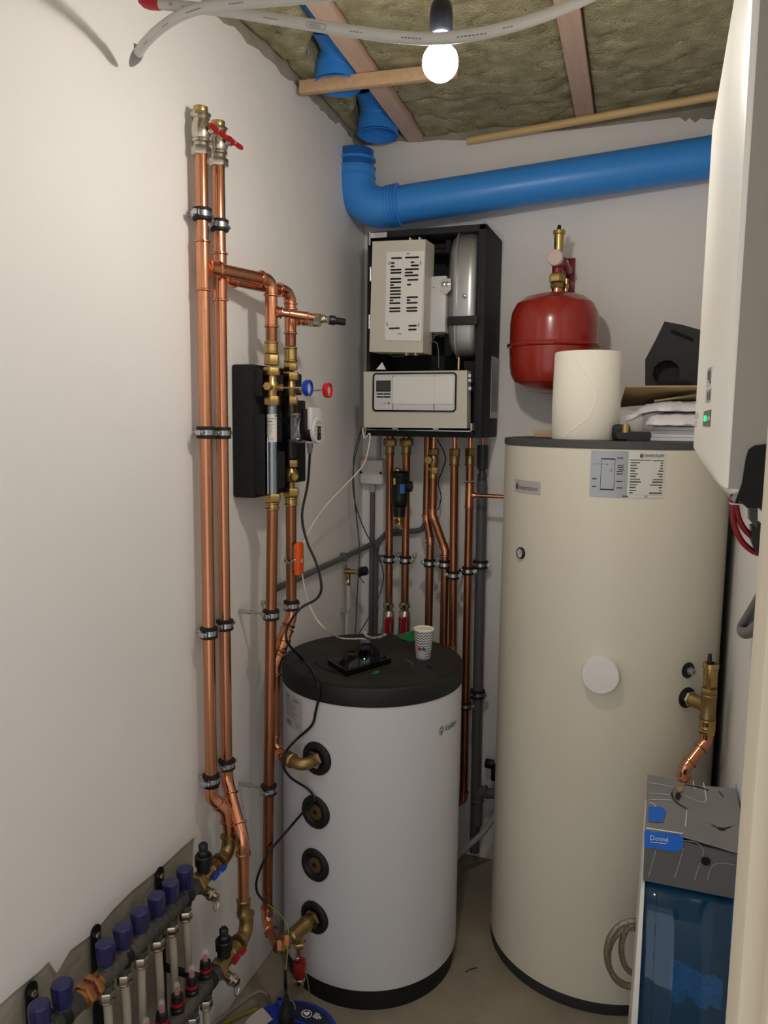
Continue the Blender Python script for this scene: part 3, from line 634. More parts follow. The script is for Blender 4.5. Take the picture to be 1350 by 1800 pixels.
def gauge(yy, zz, x0, px, py, m, nm):
    xe = B(px, py, yy).x; o = V((xe, yy, zz)); mb = MB().cyl((x0, yy, zz), (xe-.004, yy, zz), .0024, seg=10)
    st = part('gauge_stem', mb, M_nick, pg)
    g = part(nm, MB().lathe([(0, -.006), (.019, -.006), (.0205, -.003), (.0205, .008), (.0185, .009), (.017, .009), (.017, .001)], o, X_, 28), m, st)
    part('dial', MB().lathe([(.017, .0012), (.017, .0018), (0, .0018)], o, X_, 24), M_lab, st)
    fn = plane_fn(o, Y_, Z_, X_, .0026); mb = MB()
    for i in range(12):
        t = math.radians(-60+300*i/11); d = V((math.cos(t), math.sin(t))); q = V((-d.y, d.x))*.0006
        mb.add([fn(*(d*.010+q)), fn(*(d*.0145+q)), fn(*(d*.0145-q)), fn(*(d*.010-q))], [(0, 1, 2, 3)])
    mb.add([fn(-.0012, -.003), fn(.002, .012), fn(.0012, -.003)], [(0, 1, 2)]); part('dial_print', mb, M_ink, st)
gauge(CYY, zc(682), CX+.02, 540, 684, M_blueh, 'blue_bezel'); gauge(DY, zd(686), DX+.02, 575, 686, M_dred if False else mat('red_bezel', (200, 24, 36), .4), 'red_bezel')
# ================================================================== LEGS DOWN TO THE BUFFER TANK
lg = thing('copper_return_leg', 'copper pipe from the steel tube of the pump group down to lowest tank port', 'pipe', (CX, CYY, .15))
p4, n4 = ports[3]; p1, n1 = ports[0]
bot = V((-.972, 1.778, zc(1628, 470))); tgt = p4+n4*.150; tgt.z = p4.z-.004
bot.z = tgt.z
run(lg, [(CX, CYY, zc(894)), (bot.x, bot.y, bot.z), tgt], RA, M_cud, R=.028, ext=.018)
for py in (1081, 1386): 
    z = B(471, py, 1.79).z; t = (zc(894)-z)/(zc(894)-bot.z); clamp(lg, (CX+(bot.x-CX)*t, CYY+(bot.y-CYY)*t, z), RA, -X_, XL*-1+CX+(bot.x-CX)*t)
d = (p4-tgt).normalized(); L4 = (p4-tgt).length
mb = MB(); mb.hexn(tgt-d*.004, tgt+d*.016, .021); mb.lathe([(.016, .016), (.021, .02), (.021, .03), (.017, .034), (.0155, .045), (.0205, .05), (.0205, L4-.05), (.0225, L4-.045), (.0225, L4-.036), (.019, L4-.032), (.019, L4-.006)], tgt, d, 20)
fb = part('brass_filter', mb, M_brassd, lg)
q = tgt+d*.085; mb = MB(); mb.cyl(q, q-Z_*.035, .0145, seg=16); mb.hexn(q-Z_*.05, q-Z_*.034, .019); part('filter_leg', mb, M_brass, fb)
mb = MB(); mb.hexn(p4+n4*.004, p4+n4*.016, .027); part('tank_nut', mb, M_brassd, lg)
mb = MB(); mb.cyl(q-Z_*.05, q-Z_*.078, .0105, seg=14); mb.hexn(q-Z_*.085, q-Z_*.075, .0145); mb.lathe([(.0155, 0), (.017, .004), (.017, .014), (.0135, .018)][::-1] if False else [(.0135, -.165), (.0165, -.16), (.0165, -.146), (.0145, -.142)], q, Z_, 16)
dv = part('drain_valve', mb, M_nick, lg)
part('red_cap', MB().lathe([(.0145, -.142), (.0165, -.138), (.0165, -.098), (.0145, -.092)], q, Z_, 16), mat('dark_red_cap', (138, 26, 24), .5), dv)
hd = V((.62, -.5, .28)).normalized(); part('red_lever', MB().prism(rrect(.040, .017, .007), q-Z_*.082+hd*.026+V((0, 0, 0)), hd, V((-.5, -.6, 0)).normalized().cross(hd).normalized(), V((-.5, -.6, 0)).normalized(), .006), M_red, dv)
lf = thing('copper_flow_leg', 'copper pipe from the pump down past the orange box to the top tank port', 'pipe', (DX, DY, .7))
DLX, DLY = -.975, 1.838
za = zd(1083, 504); zb_ = za-.115
zz1 = p1.z
ex1 = p1+n1*.062; ex1.z = zz1; dl = V((DLX, DLY, zz1)); t1 = dl+(ex1-dl)*.42; kx = (ex1-dl).normalized()
run(lf, [(DX, DY, zd(887)), (DX, DY, za), (DLX, DLY, zb_), (DLX, DLY, zz1), t1], RA, M_cud, R=.03, ext=.02)
mid = (V((DX, DY, za))+V((DLX, DLY, zb_)))/2; d = (V((DLX, DLY, zb_))-V((DX, DY, za))).normalized()
mb = MB(); sleeve(mb, mid-d*.035, mid+d*.035, .0168, 1.22); mb.lathe([(.018, -.008), (.0215, -.006), (.0215, .006), (.018, .008)], mid, d, 20); part('check_valve', mb, M_cuf, lf)
clamp(lf, (DX, DY, zd(1063, 505)), RA, -X_, abs(XL-DX))
mb = MB(); mb.hexn(t1-kx*.002, t1+kx*.02, .0205); mb.lathe([(.0165, .018), (.0205, .021), (.0205, .028), (.017, .032)], t1, kx, 18)
arc, pp, qq = fillet(t1, ex1, p1, .024, 8); mb.tube([t1+kx*.03]+arc+[p1+n1*.002], .0165, 16)
part('brass_elbow', mb, M_brassd, lf); part('tank_nut', MB().hexn(p1+n1*.003, p1+n1*.016, .026), M_nick, lf)
# orange sensor box chained to that pipe
oz = zd(981, 520); o = V((DX+.026, DY-.004, oz))
ob = thing('orange_controller', 'narrow orange plastic box chained to the copper pipe', 'sensor', o-Z_*.045)
part('housing', MB().box(o, (.016, .034, .09), .003), M_orange, ob)
part('back_plate', MB().box(o+V((-.0095, -.004, .005)), (.003, .028, .07), .001), M_grp, ob)
mb = MB()
for i in range(26):
    t = 2*PI*i/26; mb.tube([V((DX+.008, DY, oz-.006))+V((.026*math.cos(t+a), .0225*math.sin(t+a), .005*math.sin(9*a+t*5))) for a in (0, .07, .14, .21)], .0028, 6)
part('chain', mb, M_zinc, ob)['kind'] = 'stuff'
# ================================================================== FLOOR HEATING MANIFOLDS
def manifold(lab, mx, mz, ys, yend, ybeg, flow, handle, nm):
    t = thing('floor_heating_manifold', lab, 'manifold', (mx, (yend+ybeg)/2, mz-.09))
    r = .0186
    mb = MB(); mb.cyl((mx, ybeg, mz), (mx, yend, mz), r, seg=20)
    for y in ys: mb.lathe([(r*.2, -.012), (.0145, -.0115), (.0165, -.004), (.0165, .010), (.0135, .022)], (mx, y, mz), Z_, 16); mb.cyl((mx, y, mz), (mx, y, mz-.038), .0115, seg=14); mb.cyl((mx, y, mz-.02), (mx, y, mz-.026), .0145, seg=14)
    for a, b in zip(sorted(ys), sorted(ys)[1:]): mb.cyl((mx, (a+b)/2-.004, mz), (mx, (a+b)/2+.004, mz), r*1.1, seg=20)
    part('bar', mb, M_man, t, sharp=45)
    for y in ys:
        mb = MB(); mb.hexn((mx, y, mz-.056), (mx, y, mz-.036), .0155); mb.lathe([(.0105, -.062), (.0135, -.06), (.0155, -.056)], (mx, y, mz), Z_, 16); part('outlet_nut', mb, M_nick, t)
        if flow:
            mb = MB().lathe([(.0135, .018), (.0155, .020), (.0155, .028), (.0125, .030), (.0125, .036)], (mx, y, mz), Z_, 12); mb.lathe([(.012, .043), (.0135, .045), (.0125, .058), (.0085, .06)], (mx, y, mz), Z_, 12); fm = part('flow_meter', mb, M_blk, t)
            part('red_ring', MB().lathe([(.0125, .036), (.014, .0365), (.014, .0425), (.012, .043)], (mx, y, mz), Z_, 18), M_red, fm)
            part('sight_glass', MB().lathe([(.0072, .058), (.0072, .078), (.006, .084), (.003, .087), (0, .0875)], (mx, y, mz), Z_, 14), M_clear, fm)
            part('float', MB().cyl((mx, y, mz+.058), (mx, y, mz+.072), .0048, seg=10), M_red, fm)
        else:
            mb = MB(); k = 10; pr = []
            for (rr, h) in ((.0150, .022), (.0175, .026), (.0200, .060), (.0195, .0665), (.017, .069), (0, .0695)): pr.append((rr, h))
            mb.lathe(pr, (mx, y, mz), Z_, 10, rot=random.uniform(0, .6)); part('knob', mb, M_knob, t, sharp=30)
    # end set: brass body, air vent, drain, ball valve
    yb = yend
    mb = MB(); mb.hexn((mx, yb-.002, mz), (mx, yb+.02, mz), .025); mb.lathe([(.0165, .02), (.0175, .024), (.0175, .06), (.0195, .062), (.0195, .072), (.0165, .076), (.0165, .092)], (mx, yb, mz), Y_, 18)
    mb.cyl((mx, yb+.035, mz), (mx, yb+.035, mz+.03), .013, seg=16); mb.cyl((mx, yb+.030, mz), (mx, yb+.030, mz-.03), .0115, seg=14)
    es = part('end_piece', mb, M_brassd, t)
    mb = MB().lathe([(.0165, .016), (.0165, .03), (.0205, .034), (.021, .056), (.0185, .058)], (mx, yb+.035, mz), Z_, 24); mb.lathe([(.0145, .058), (.0145, .066), (.0105, .070), (.0115, .084), (.009, .088), (0, .088)], (mx, yb+.035, mz), Z_, 6)
    part('air_vent', mb, M_blk, es)
    dn = V((.80, -.1, -.25)).normalized(); o = V((mx, yb+.03, mz-.026)); mb = MB(); mb.lathe([(.009, 0), (.0125, .006), (.0125, .018), (.010, .02), (.0145, .022), (.0145, .03), (.011, .034), (.0115, .044), (0, .045)], o, dn, 14); mb.tube(spline([o+dn*.042+V((0, a*.011, b)) for a, b in ((-1, 0), (-1, -.02), (0, -.032), (1, -.02), (1, 0))], 4), .0016, 6)
    part('drain_cock', mb, M_nick, es)
    butterfly(es, V((mx, yb+.066, mz))+X_*.014, (.9, -.1, .1), (.1, .97, .12), handle, .72)
    return t, es
ysU = [.974, 1.030, 1.148, 1.201, 1.255, 1.313, 1.365, 1.420]
MU, ZU = -.99, .543
mt, es = manifold('black upper floor heating manifold with navy blue knobs on the left wall', MU, ZU, ysU, 1.462, .90, False, M_blueh, 'u')
mb = MB(); mb.hexn((MU, 1.078, ZU), (MU, 1.094, ZU), .0255); mb.hexn((MU, 1.102, ZU), (MU, 1.116, ZU), .0255); mb.cyl((MU, 1.07, ZU), (MU, 1.124, ZU), .019, seg=18); part('coupling_nut', mb, mat('copper_brass', (196, 140, 92), .4, 1, var=.25, vs=20), mt)
part('coupling_gasket', MB().cyl((MU, 1.094, ZU), (MU, 1.102, ZU), .0215, seg=20), mat('dark_red_gasket', (96, 26, 20), .7), mt)
fn = plane_fn((MU+.0185, 1.442, ZU+.004), Y_, Z_, X_, 0); mb = MB(); quad(mb, lambda u, v: V((MU+.0182*math.cos(v/.0182+.35), 1.447+u, ZU+.0182*math.sin(v/.0182+.35))), -.022, .014, -.008, .008, 2); part('type_label', mb, M_lab, mt)
# brass bend up into the leftmost riser
mb = MB(); a, b = elbow(mb, (MU, 1.53, ZU), (MU, mup.y, ZU), (mup.x, mup.y, .63), RA*1.12, .03, .018); part('brass_elbow', mb, M_brassd, ra)
part('press_sleeve', MB().cyl((mup.x, mup.y, ZU+.03), (mup.x, mup.y, .605), RA*1.0, seg=18), M_brassd, ra)
ZL = .345
ysL = [1.242, 1.296, 1.352, 1.407]
mt2, es2 = manifold('black lower floor heating manifold with clear red flow meters', -.93, ZL, ysL+[1.19], 1.452, 1.12, True, M_red, 'l')
mb = MB(); elbow(mb, (-.93, 1.53, ZL), (-.935, BLY, ZL), (BLX, BLY, .45), RA*1.12, .03, .018); part('brass_elbow', mb, M_brassd, rb)
mb = MB(); sleeve(mb, (BLX, BLY, ZL+.045), (BLX, BLY, .43), RA*1.05, 1.2); part('press_sleeve', mb, M_brassd, rb)
part('pipe', MB().cyl((BLX, BLY, .42), (BLX, BLY, .46), RA*.99, seg=18), M_cud, rb)
# brackets
for (px, py) in ((62, 1729), (175, 1628), (287, 1526)):
    yb = L(px, py, -1.05).y; zt = L(px, py, -1.05).z
    t = thing('manifold_bracket', 'slotted steel bracket '+{62: 'at the lower left corner of the picture', 175: 'behind the navy knob right of the coupling nut', 287: 'behind the second navy knob from the valve end'}[px], 'bracket', (-1.055, yb, .2))
    o = [(-.014, .2), (.014, .2)]+[(.014*math.cos(a), zt-.014+.014*math.sin(a)) for a in [PI*i/8 for i in range(9)]]
    part('plate', MB().prism(o, (XL+.0005, yb, 0), Y_, Z_, X_, .004), M_blk, t)
    part('screw', MB().hexn((XL+.004, yb, zt-.022), (XL+.011, yb, zt-.022), .007), M_zinc, t)
    for mx, mz in ((MU, ZU), (-.93, ZL)):
        if mx > -.95 and yb < 1.12: continue
        mb = MB(); mb.lathe([(.0196, -.008), (.0216, -.008), (.0216, .008), (.0196, .008), (.0196, -.008)], (mx, yb, mz), Y_, 22); mb.bx(XL+.004, mx-.019, yb-.007, yb+.007, mz-.006, mz+.006); mb.cyl((mx-.002, yb, mz+.02), (mx-.002, yb, mz+.03), .004, seg=8)
        part('band', mb, M_blk, t)
# plastic pipes dropping from the outlets to the floor
for i, y in enumerate(ysU):
    if y < 1.0: continue
    wob = random.uniform(-.006, .006)
    solo('floor_pipe', MB().tube(spline([(MU, y, ZU-.05), (MU, y+wob, .35), (MU-.008, y-wob, .16), (MU-.012, y+wob*.5, 0.002)], 5), .0088, 12), M_pexw,
         'cream floor pipe under the '+['', 'left', 'first', 'second', 'third', 'fourth', 'fifth', 'rightmost'][i]+(' knob right of the coupling nut' if 1 < i < 7 else ' blue knob of the upper manifold'), 'pipe', (MU, y, 0), 'floor pipes under the upper manifold')
for i, y in enumerate(ysL):
    solo('floor_pipe', MB().tube(spline([(-.93, y, ZL-.05), (-.93, y+.003, .16), (-.935, y-.004, .002)], 5), .0088, 12), M_pexw,
         'cream pipe under the '+['fourth', 'third', 'second', 'first'][i]+' red flow meter counted from the valve end', 'pipe', (-.93, y, 0), 'floor pipes under the lower manifold')
# ================================================================== OPEN BOILER / INDOOR UNIT
def Q4(x, y, Y): return B(580+x/4.19, 370+y/4.19, Y)
def Q7(x, y, Y): return B(560+x/3.97, 740+y/3.97, Y)
YF = 2.455; BX0 = B(644, 600, YF).x; BX1 = -.55; BZ0 = B(637, 766, YF).z; BZ1 = B(646, 408, YF).z; YK = YB-.012
bo = thing('indoor_heating_unit', 'open black foam cased heating unit on the back wall with its beige control panel', 'boiler', ((BX0+BX1)/2, 2.6, BZ0))
t = .022
mb = MB(); mb.bx(BX0, BX0+.014, YF, YK, BZ0, BZ1, .004); mb.bx(BX1-t-.006, BX1, YF, YK, BZ0, BZ1, .005); mb.bx(BX0, BX1, YF, YK, BZ1-t, BZ1, .005); mb.bx(BX0, BX1, YF+.01, YK, BZ0, BZ0+t, .004)
mb.bx(BX0+.005, BX1-.005, YK-.06, YK-.01, BZ0+.005, BZ1-.005)
part('casing', mb, mat('black_epp_casing', (38, 39, 43), .75, var=.35, vs=200, bump=.3, bs=220), bo)
def q4box(nm, x0, y0, x1, y1, Y, dep, m, bev=.002, par=None):
    a = Q4(x0, y0, Y); b = Q4(x1, y1, Y); return part(nm, MB().bx(a.x, b.x, Y, Y+dep, b.z, a.z, bev), m, par or bo)
# foam ribs inside
mb = MB()
for (x0, y0, x1, y1, Y, d_) in ((850, 215, 885, 310, 2.47, .10), (735, 250, 850, 275, 2.50, .1), (735, 285, 850, 310, 2.50, .1), (850, 620, 895, 1070, 2.50, .08), (1060, 1100, 1100, 1640, 2.46, .1), (985, 1110, 1060, 1340, 2.47, .1), (300, 1045, 420, 1180, 2.56, .05)):
    a = Q4(x0, y0, Y); b = Q4(x1, y1, Y); mb.bx(a.x, b.x, Y, Y+d_, b.z, a.z, .003)
part('foam_ribs', mb, M_epp, bo)['kind'] = 'stuff'
# electronics cover, slightly splayed, with the slotted white plate
YE = 2.375
P = [Q4(313, 228, YE), Q4(705, 212, YE), Q4(683, 1047, YE), Q4(290, 1040, YE)]
Pb = [p+V((.004, .085, .0)) for p in P]
ec = part('electronics_cover', MB().add(P+Pb, [(0, 1, 2, 3), (7, 6, 5, 4), (0, 4, 5, 1), (1, 5, 6, 2), (2, 6, 7, 3), (3, 7, 4, 0)]), M_beige, bo)
u = (P[1]-P[0]).normalized(); wv = (P[0]-P[3]).normalized()
def E4(x, y, e=.0): return Q4(x, y, YE-e)
def sheet(mb, q, d_, e): # rounded quad plate proud by d_
    c = [E4(x, y, e) for x, y in q]; mb.add(c+[p+V((0, d_, 0)) for p in c], [(0, 1, 2, 3), (0, 4, 5, 1), (1, 5, 6, 2), (2, 6, 7, 3), (3, 7, 4, 0)])
mb = MB(); k = [(418, 316), (426, 307), (690, 296), (698, 304), (670, 950), (662, 960), (408, 956), (402, 948)]
c = [E4(x, y, .0025) for x, y in k]; mb.add(c+[p+V((0, .003, 0)) for p in c], [tuple(range(8))]+[(i, (i+1) % 8, 8+(i+1) % 8, 8+i) for i in range(8)])
vp = part('vent_plate', mb, M_whp, ec)
SL = [(450,530,352),(553,657,347),(447,477,387),(593,623,382),(447,477,412),(595,655,406),(445,527,438),(551,655,434),(445,527,460),(551,612,458),(549,652,480),(443,525,505),(569,651,512),(443,525,529),(443,471,550),(567,598,547),(441,523,570),(441,523,594),(441,523,618),(439,521,643),(565,648,640),(439,468,663),(565,593,661),(437,519,684),(564,646,681),(437,519,721),(562,644,718),(437,519,744),(562,644,741),(433,514,869),(578,640,850),(576,638,878)]
M_slot = mat('slot_black', (12, 12, 13), .8)
for x0, x1, y in SL:
    a = E4(x0, y, .003); b = E4(x1, y-(x1-x0)*.03, .003); h = .0052
    n_ = rrect((b-a).length, h, h*.48, 3); part('vent_slot', MB().prism(n_, (a+b)/2, (b-a).normalized(), Z_, -Y_, .0006), M_slot, vp)
mb = MB()
for (x, y, dx, dy) in ((576, 318, 12, 3), (435, 388, 3, 14), (668, 388, 3, 14), (421, 838, 3, 14), (653, 843, 3, 14), (512, 908, 12, 3)):
    a = E4(x-dx, y-dy, .003); b = E4(x+dx, y+dy, .003); mb.bx(a.x, b.x, YE-.0036, YE-.003, b.z, a.z)
part('vent_nick', mb, M_inkg, vp)['kind'] = 'stuff'
mb = MB()
for (x, y) in ((580, 208), (650, 205), (620, 1055), (553, 1053)): a = E4(x, y); mb.bx(a.x-.002, a.x+.002, YE+.01, YE+.03, a.z-.004, a.z+.006)
part('tab', mb, M_whp, ec)['kind'] = 'stuff'
for (x, y) in ((300, 470), (290, 820)): a = Q4(x, y, YE+.01); part('hinge', MB().cyl(a-Z_*.022, a+Z_*.022, .004, seg=10), M_zinc, ec)
mb = MB(); a = Q4(318, 205, 2.44); mb.bx(a.x, a.x+.055, 2.42, 2.445, a.z-.004, a.z+.012); mb.bx(a.x, a.x+.006, 2.40, 2.445, a.z-.03, a.z+.012); part('bracket', mb, M_zinc, bo)
# middle grey housing and small plate
md = q4box('fan_housing', 722, 487, 848, 893, 2.44, .16, M_lgrey)
for x in (742, 764): a = Q4(x, 567, 2.4395); part('screw_hole', MB().cyl(a, a-Y_*.0006, .0021, seg=10), M_slot, md)
a = Q4(853, 552, 2.435); mp = part('mount_plate', MB().prism([(-.0165, -.014), (0, -.030), (.0165, -.014), (.0165, .020), (-.0165, .020)], a, X_, Z_, Y_, .01), M_zinc, bo)
for dx in (-.007, .006): part('screw', MB().lathe([(.0085, 0), (.0085, .003), (.005, .005), (0, .005)], a+V((dx, 0, .004)), -Y_, 14), M_zinc, mp)
# silver expansion vessel seen edge-on
ctr = Q4(1003, 635, 2.52); Wd = (Q4(1110, 600, 2.50).x-Q4(893, 600, 2.50).x); Ht = (Q4(1000, 158, 2.50).z-Q4(1000, 1105, 2.50).z)/2
vs_ = []; fs_ = []; secs = [(-.50, .0), (-.50, .45), (-.46, .68), (-.36, .84), (-.24, .90), (-.185, .91), (-.18, 1.03), (-.12, 1.03), (-.115, .93), (.25, .93), (.42, .90), (.485, .82), (.50, .66), (.50, 0)]
ns = 44
for xx, sc in secs:
    for i in range(ns):
        tt_ = 2*PI*i/ns; cx, sy = math.cos(tt_), math.sin(tt_); e = .55
        vs_.append((ctr.x+xx*Wd, ctr.y+.085*sc*math.copysign(abs(cx)**e, cx), ctr.z+Ht*sc**.6*math.copysign(abs(sy)**.8, sy) if sc else ctr.z))
for j in range(len(secs)-1):
    for i in range(ns): fs_.append((j*ns+i, j*ns+(i+1) % ns, (j+1)*ns+(i+1) % ns, (j+1)*ns+i))
ev = part('expansion_vessel', MB().add(vs_, fs_), M_silver, bo, sharp=50)
a = Q4(990, 628, 2.43); part('vessel_nut', MB().lathe([(.006, 0), (.006, .006), (.003, .008), (0, .008)], a+Y_*.004, -Y_, 12), M_zinc, ev)
a = Q4(862, 780, 2.424); b = Q4(1085, 838, 2.424); part('strap', MB().bx(a.x, b.x, 2.424, 2.44, b.z, a.z, .003), M_rub, bo)
a = Q4(948, 1150, 2.47); part('vessel_valve', MB().cyl(a-Z_*.01, a+Z_*.03, .005, seg=10), M_brass, ev)
mb = MB()
for (pts) in ([(725, 905), (760, 925), (800, 905)], [(730, 985), (760, 965), (790, 985), (800, 1060), (800, 1160)], [(735, 975), (770, 930)], [(410, 1050), (480, 1075), (560, 1068), (690, 1060)]):
    mb.tube(spline([Q4(x, y, 2.44) for x, y in pts], 5), .0012, 6)
part('inner_wires', mb, mat('thin_wire', (120, 128, 96), .5), bo)['kind'] = 'stuff'
a = Q4(385, 1115, 2.42); part('paper_tag', MB().add([Q4(340, 1170, 2.42), Q4(412, 1172, 2.43), Q4(385, 1117, 2.43)], [(0, 1, 2)]), M_paper, bo)
# control panel
YC = 2.385
P = [Q4(247, 1187, YC), Q4(1010, 1178, YC), Q4(1008, 1605, YC), Q4(252, 1597, YC)]; Pb = [p+V((.0, .05, .0)) for p in P]
cp = part('control_panel', MB().add(P+Pb, [(0, 1, 2, 3), (7, 6, 5, 4), (0, 4, 5, 1), (1, 5, 6, 2), (2, 6, 7, 3), (3, 7, 4, 0)]), M_beige, bo)
a = Q4(318, 1197, YC); b = Q4(930, 1485, YC); c = (a+b)/2; ww = b.x-a.x; hh = a.z-b.z
ob_ = rrect(ww, hh, .012); ib = rrect(ww-.010, hh-.010, .008); n_ = len(ob_)
mb = MB(); f1 = [V((c.x+x, YC-.004, c.z+z)) for x, z in ob_]; f2 = [V((c.x+x, YC-.004, c.z+z)) for x, z in ib]; f0 = [p+Y_*.005 for p in f1]; f3 = [p+Y_*.006 for p in f2]
mb.add(f0+f1+f2+f3, [(k_*n_+i, k_*n_+(i+1) % n_, (k_+1)*n_+(i+1) % n_, (k_+1)*n_+i) for k_ in range(3) for i in range(n_)])
part('bezel', mb, M_blkg, cp)
part('fascia', MB().prism(ib, (c.x, YC+.001, c.z), X_, Z_, -Y_, .003), M_lgrey, cp)
def q5(nm, x0, y0, x1, y1, e, m): a = Q4(x0, y0, YC); b = Q4(x1, y1, YC); return part(nm, MB().bx(a.x, b.x, YC-.0022-e, YC-.001, b.z, a.z), m, cp)
q5('flap', 466, 1226, 768, 1425, .0012, M_whp)
q5('flap', 773, 1222, 908, 1425, .0012, M_whp)
q5('display_frame', 343, 1253, 448, 1334, .001, M_blk); q5('display', 350, 1259, 442, 1327, .0016, mat('lcd_grey', (64, 72, 64), .25))
for y in (1351, 1373):
    for x in (346, 399): q5('button', x, y-5, x+49, y+5, .0014, M_blk)
a = Q4(433, 1420, YC-.002); part('reset_button', MB().cyl(a+Y_*.001, a-Y_*.002, .0028, seg=14), M_blk, cp)
mb = MB()
for (x0, y0, x1, y1) in ((464, 1215, 467, 1468), (768, 1215, 771, 1468), (340, 1426, 908, 1429), (395, 1415, 415, 1419)):
    a = Q4(x0, y0, YC); b = Q4(x1, y1, YC); mb.bx(a.x, b.x, YC-.0026, YC-.0015, b.z, a.z)
part('seam_lines', mb, M_inkg, cp)['kind'] = 'stuff'
mb = MB(); a = Q4(255, 1610, YC); b = Q4(1040, 1630, YC); mb.bx(a.x, b.x, YC+.005, YC+.05, b.z, b.z+.003); mb.bx(b.x-.003, b.x, YC+.005, YC+.05, b.z, b.z+.026); part('hinge_tray', mb, M_zinc, bo)
for x in (480, 780): a = Q4(x, 1612, YC); part('hinge', MB().cyl(a-X_*.009, a+X_*.009, .0042, seg=10), M_zinc, bo)
mb = MB(); 
for y in (1215, 1250, 1310): a = Q4(1022, y, YC); mb.bx(a.x-.003, a.x+.005, YC+.008, YC+.03, a.z-.005, a.z+.005)
part('latch', mb, M_zinc, cp)['kind'] = 'stuff'
# data label on the right side of the casing
zt, zb_ = L(868, 627, BX1).z, L(868, 735, BX1).z; y0 = L(862, 700, BX1).y; y1 = L(875, 700, BX1).y
lb = part('side_label', MB().bx(BX1, BX1+.0008, y0, y1, zb_, zt), M_labs, bo)
mb = MB()
for i in range(14): yy = y0+.012+(y1-y0-.02)*i/14; mb.bx(BX1+.0008, BX1+.0012, yy, yy+.0025, zb_+.02, zt-.02-.03*((i*5) % 3))
part('label_print', mb, M_inkg, lb)['kind'] = 'stuff'
# crumpled clear film behind the top right corner
mb = MB(); cc_ = [(905, 62), (985, 55), (1060, 60), (1110, 50), (1190, 110), (1280, 178)]
top_ = [Q4(x, y, 2.66) for x, y in cc_]; bot_ = [Q4(x, y+26, 2.6) for x, y in cc_]
mb.add(top_+bot_, [(i, i+1, 7+i, 6+i) for i in range(5)])
solo('plastic_film', mb, M_film, 'crumpled scrap of clear plastic film on top of the heating unit', 'film')
# ================================================================== PIPES UNDER THE UNIT
def vtop(name_lab, x, Y, ztop, zbot, r=.0138, base=None): return thing('copper_pipe', name_lab, 'pipe', (x, Y, zbot))
R2 = .0138
zbz = BZ0
def brass_top(par, x, Y, zt, zb2, hx=1.5):
    part('union_nut', MB().hexn((x, Y, zt-(zt-zb2)*.45), (x, Y, zt), R2*hx), M_brassd, par)
    mb = MB(); sleeve(mb, (x, Y, zb2), (x, Y, zt-(zt-zb2)*.4), R2*1.08, 1.25); part('press_sleeve', mb, M_brassd, par)
Y1 = 2.585
for i, (zx0, zx1, ly) in enumerate(((498, 490, 965), (613, 602, 970))):
    a = Q7(zx0, 180, Y1); b = Q7(zx1, 1265, Y1); xt = a.x; xb = b.x
    p = thing('copper_pipe', ['leftmost copper pipe under the heating unit, ending in a red lever valve', 'second copper pipe under the heating unit, behind the black filter, with red lever'][i], 'pipe', (xt, Y1, .88))
    brass_top(p, xt, Y1, Q7(zx0, 122, Y1).z, Q7(zx0, 238, Y1).z, 1.75)
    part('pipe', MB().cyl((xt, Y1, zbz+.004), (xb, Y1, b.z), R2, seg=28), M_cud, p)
    z0 = b.z; mb = MB(); mb.lathe([(R2*1.1, 0), (R2*1.5, -.006), (R2*1.5, -.018), (R2*1.15, -.024), (R2*1.15, -.03), (R2*1.5, -.036), (R2*1.6, -.06), (R2*1.6, -.12), (R2*1.3, -.16), (R2*1.1, -.17)][::-1], (xb, Y1, z0), Z_, 20)
    v = part('ball_valve', mb, M_nick, p)
    f0 = V((xb+.010, Y1-.024, z0-.058)); mb = MB().cyl(f0+Y_*.012, f0-Y_*.012, .0105, seg=14); mb.prism([(-.008, .0), (.008, .0), (.0085, -.03), (.0105, -.055), (.0105, -.09), (-.0105, -.09), (-.0105, -.055), (-.0085, -.03)], f0-Y_*.012, X_, Z_, -Y_, .006)
    part('red_lever', mb, M_red, v)
    clamp(p, (xt+(xb-xt)*.72, Y1, Q7(zx0, ly, Y1).z), R2, Y_, YB-Y1, side=X_)
    if i == 1: filter_pipe = p; fx = xt
fc_ = Q7(572, 0, 2.535); 
ft = thing('dirt_filter', 'black magnetic dirt filter in front of the second copper pipe', 'filter', (fc_.x, 2.535, Q7(572, 750, 2.535).z))
zf = lambda y: Q7(572, y, 2.535).z
mb = MB(); mb.lathe([(.012, zf(672)), (.020, zf(668)), (.022, zf(600)), (.0265, zf(590)), (.030, zf(540)), (.030, zf(400)), (.0345, zf(385)), (.0355, zf(362)), (.031, zf(352)), (.02, zf(346))], (fc_.x, 2.535, 0), Z_, 28)
a = V((fc_.x+.03, 2.54, zf(455))); mb.cyl(a-X_*.02, a+X_*.012, .019, seg=18); part('body', mb, M_blk, ft)
part('vent_screw', MB().lathe([(.013, zf(352)), (.013, zf(335)), (.008, zf(328)), (0, zf(328))], (fc_.x-.008, 2.535, 0), Z_, 16), M_brass, ft)
a = V((fc_.x-.008, 2.535-.031, zf(418))); part('yellow_tag', MB().bx(a.x-.003, a.x+.003, a.y-.003, a.y+.002, a.z-.011, a.z+.011), mat('yellow_tag', (214, 190, 60), .5), ft)
av = math.radians(-52); fn = cyl_fn(fc_.x, 2.535, .0303, av, zf(468), .0004); mb = MB(); quad(mb, fn, -.009, .009, -.016, .016, 6); part('blue_label', mb, mat('blue_label', (42, 110, 176), .5), ft)
mb = MB(); a = V((fc_.x, 2.535, zf(700))); mb.cyl(a-Z_*.012, a+Z_*.02, .0105, seg=14); mb.cyl(a, a+V((-.012, -.022, 0)), .008, seg=12); part('drain_valve', mb, M_brass, ft)
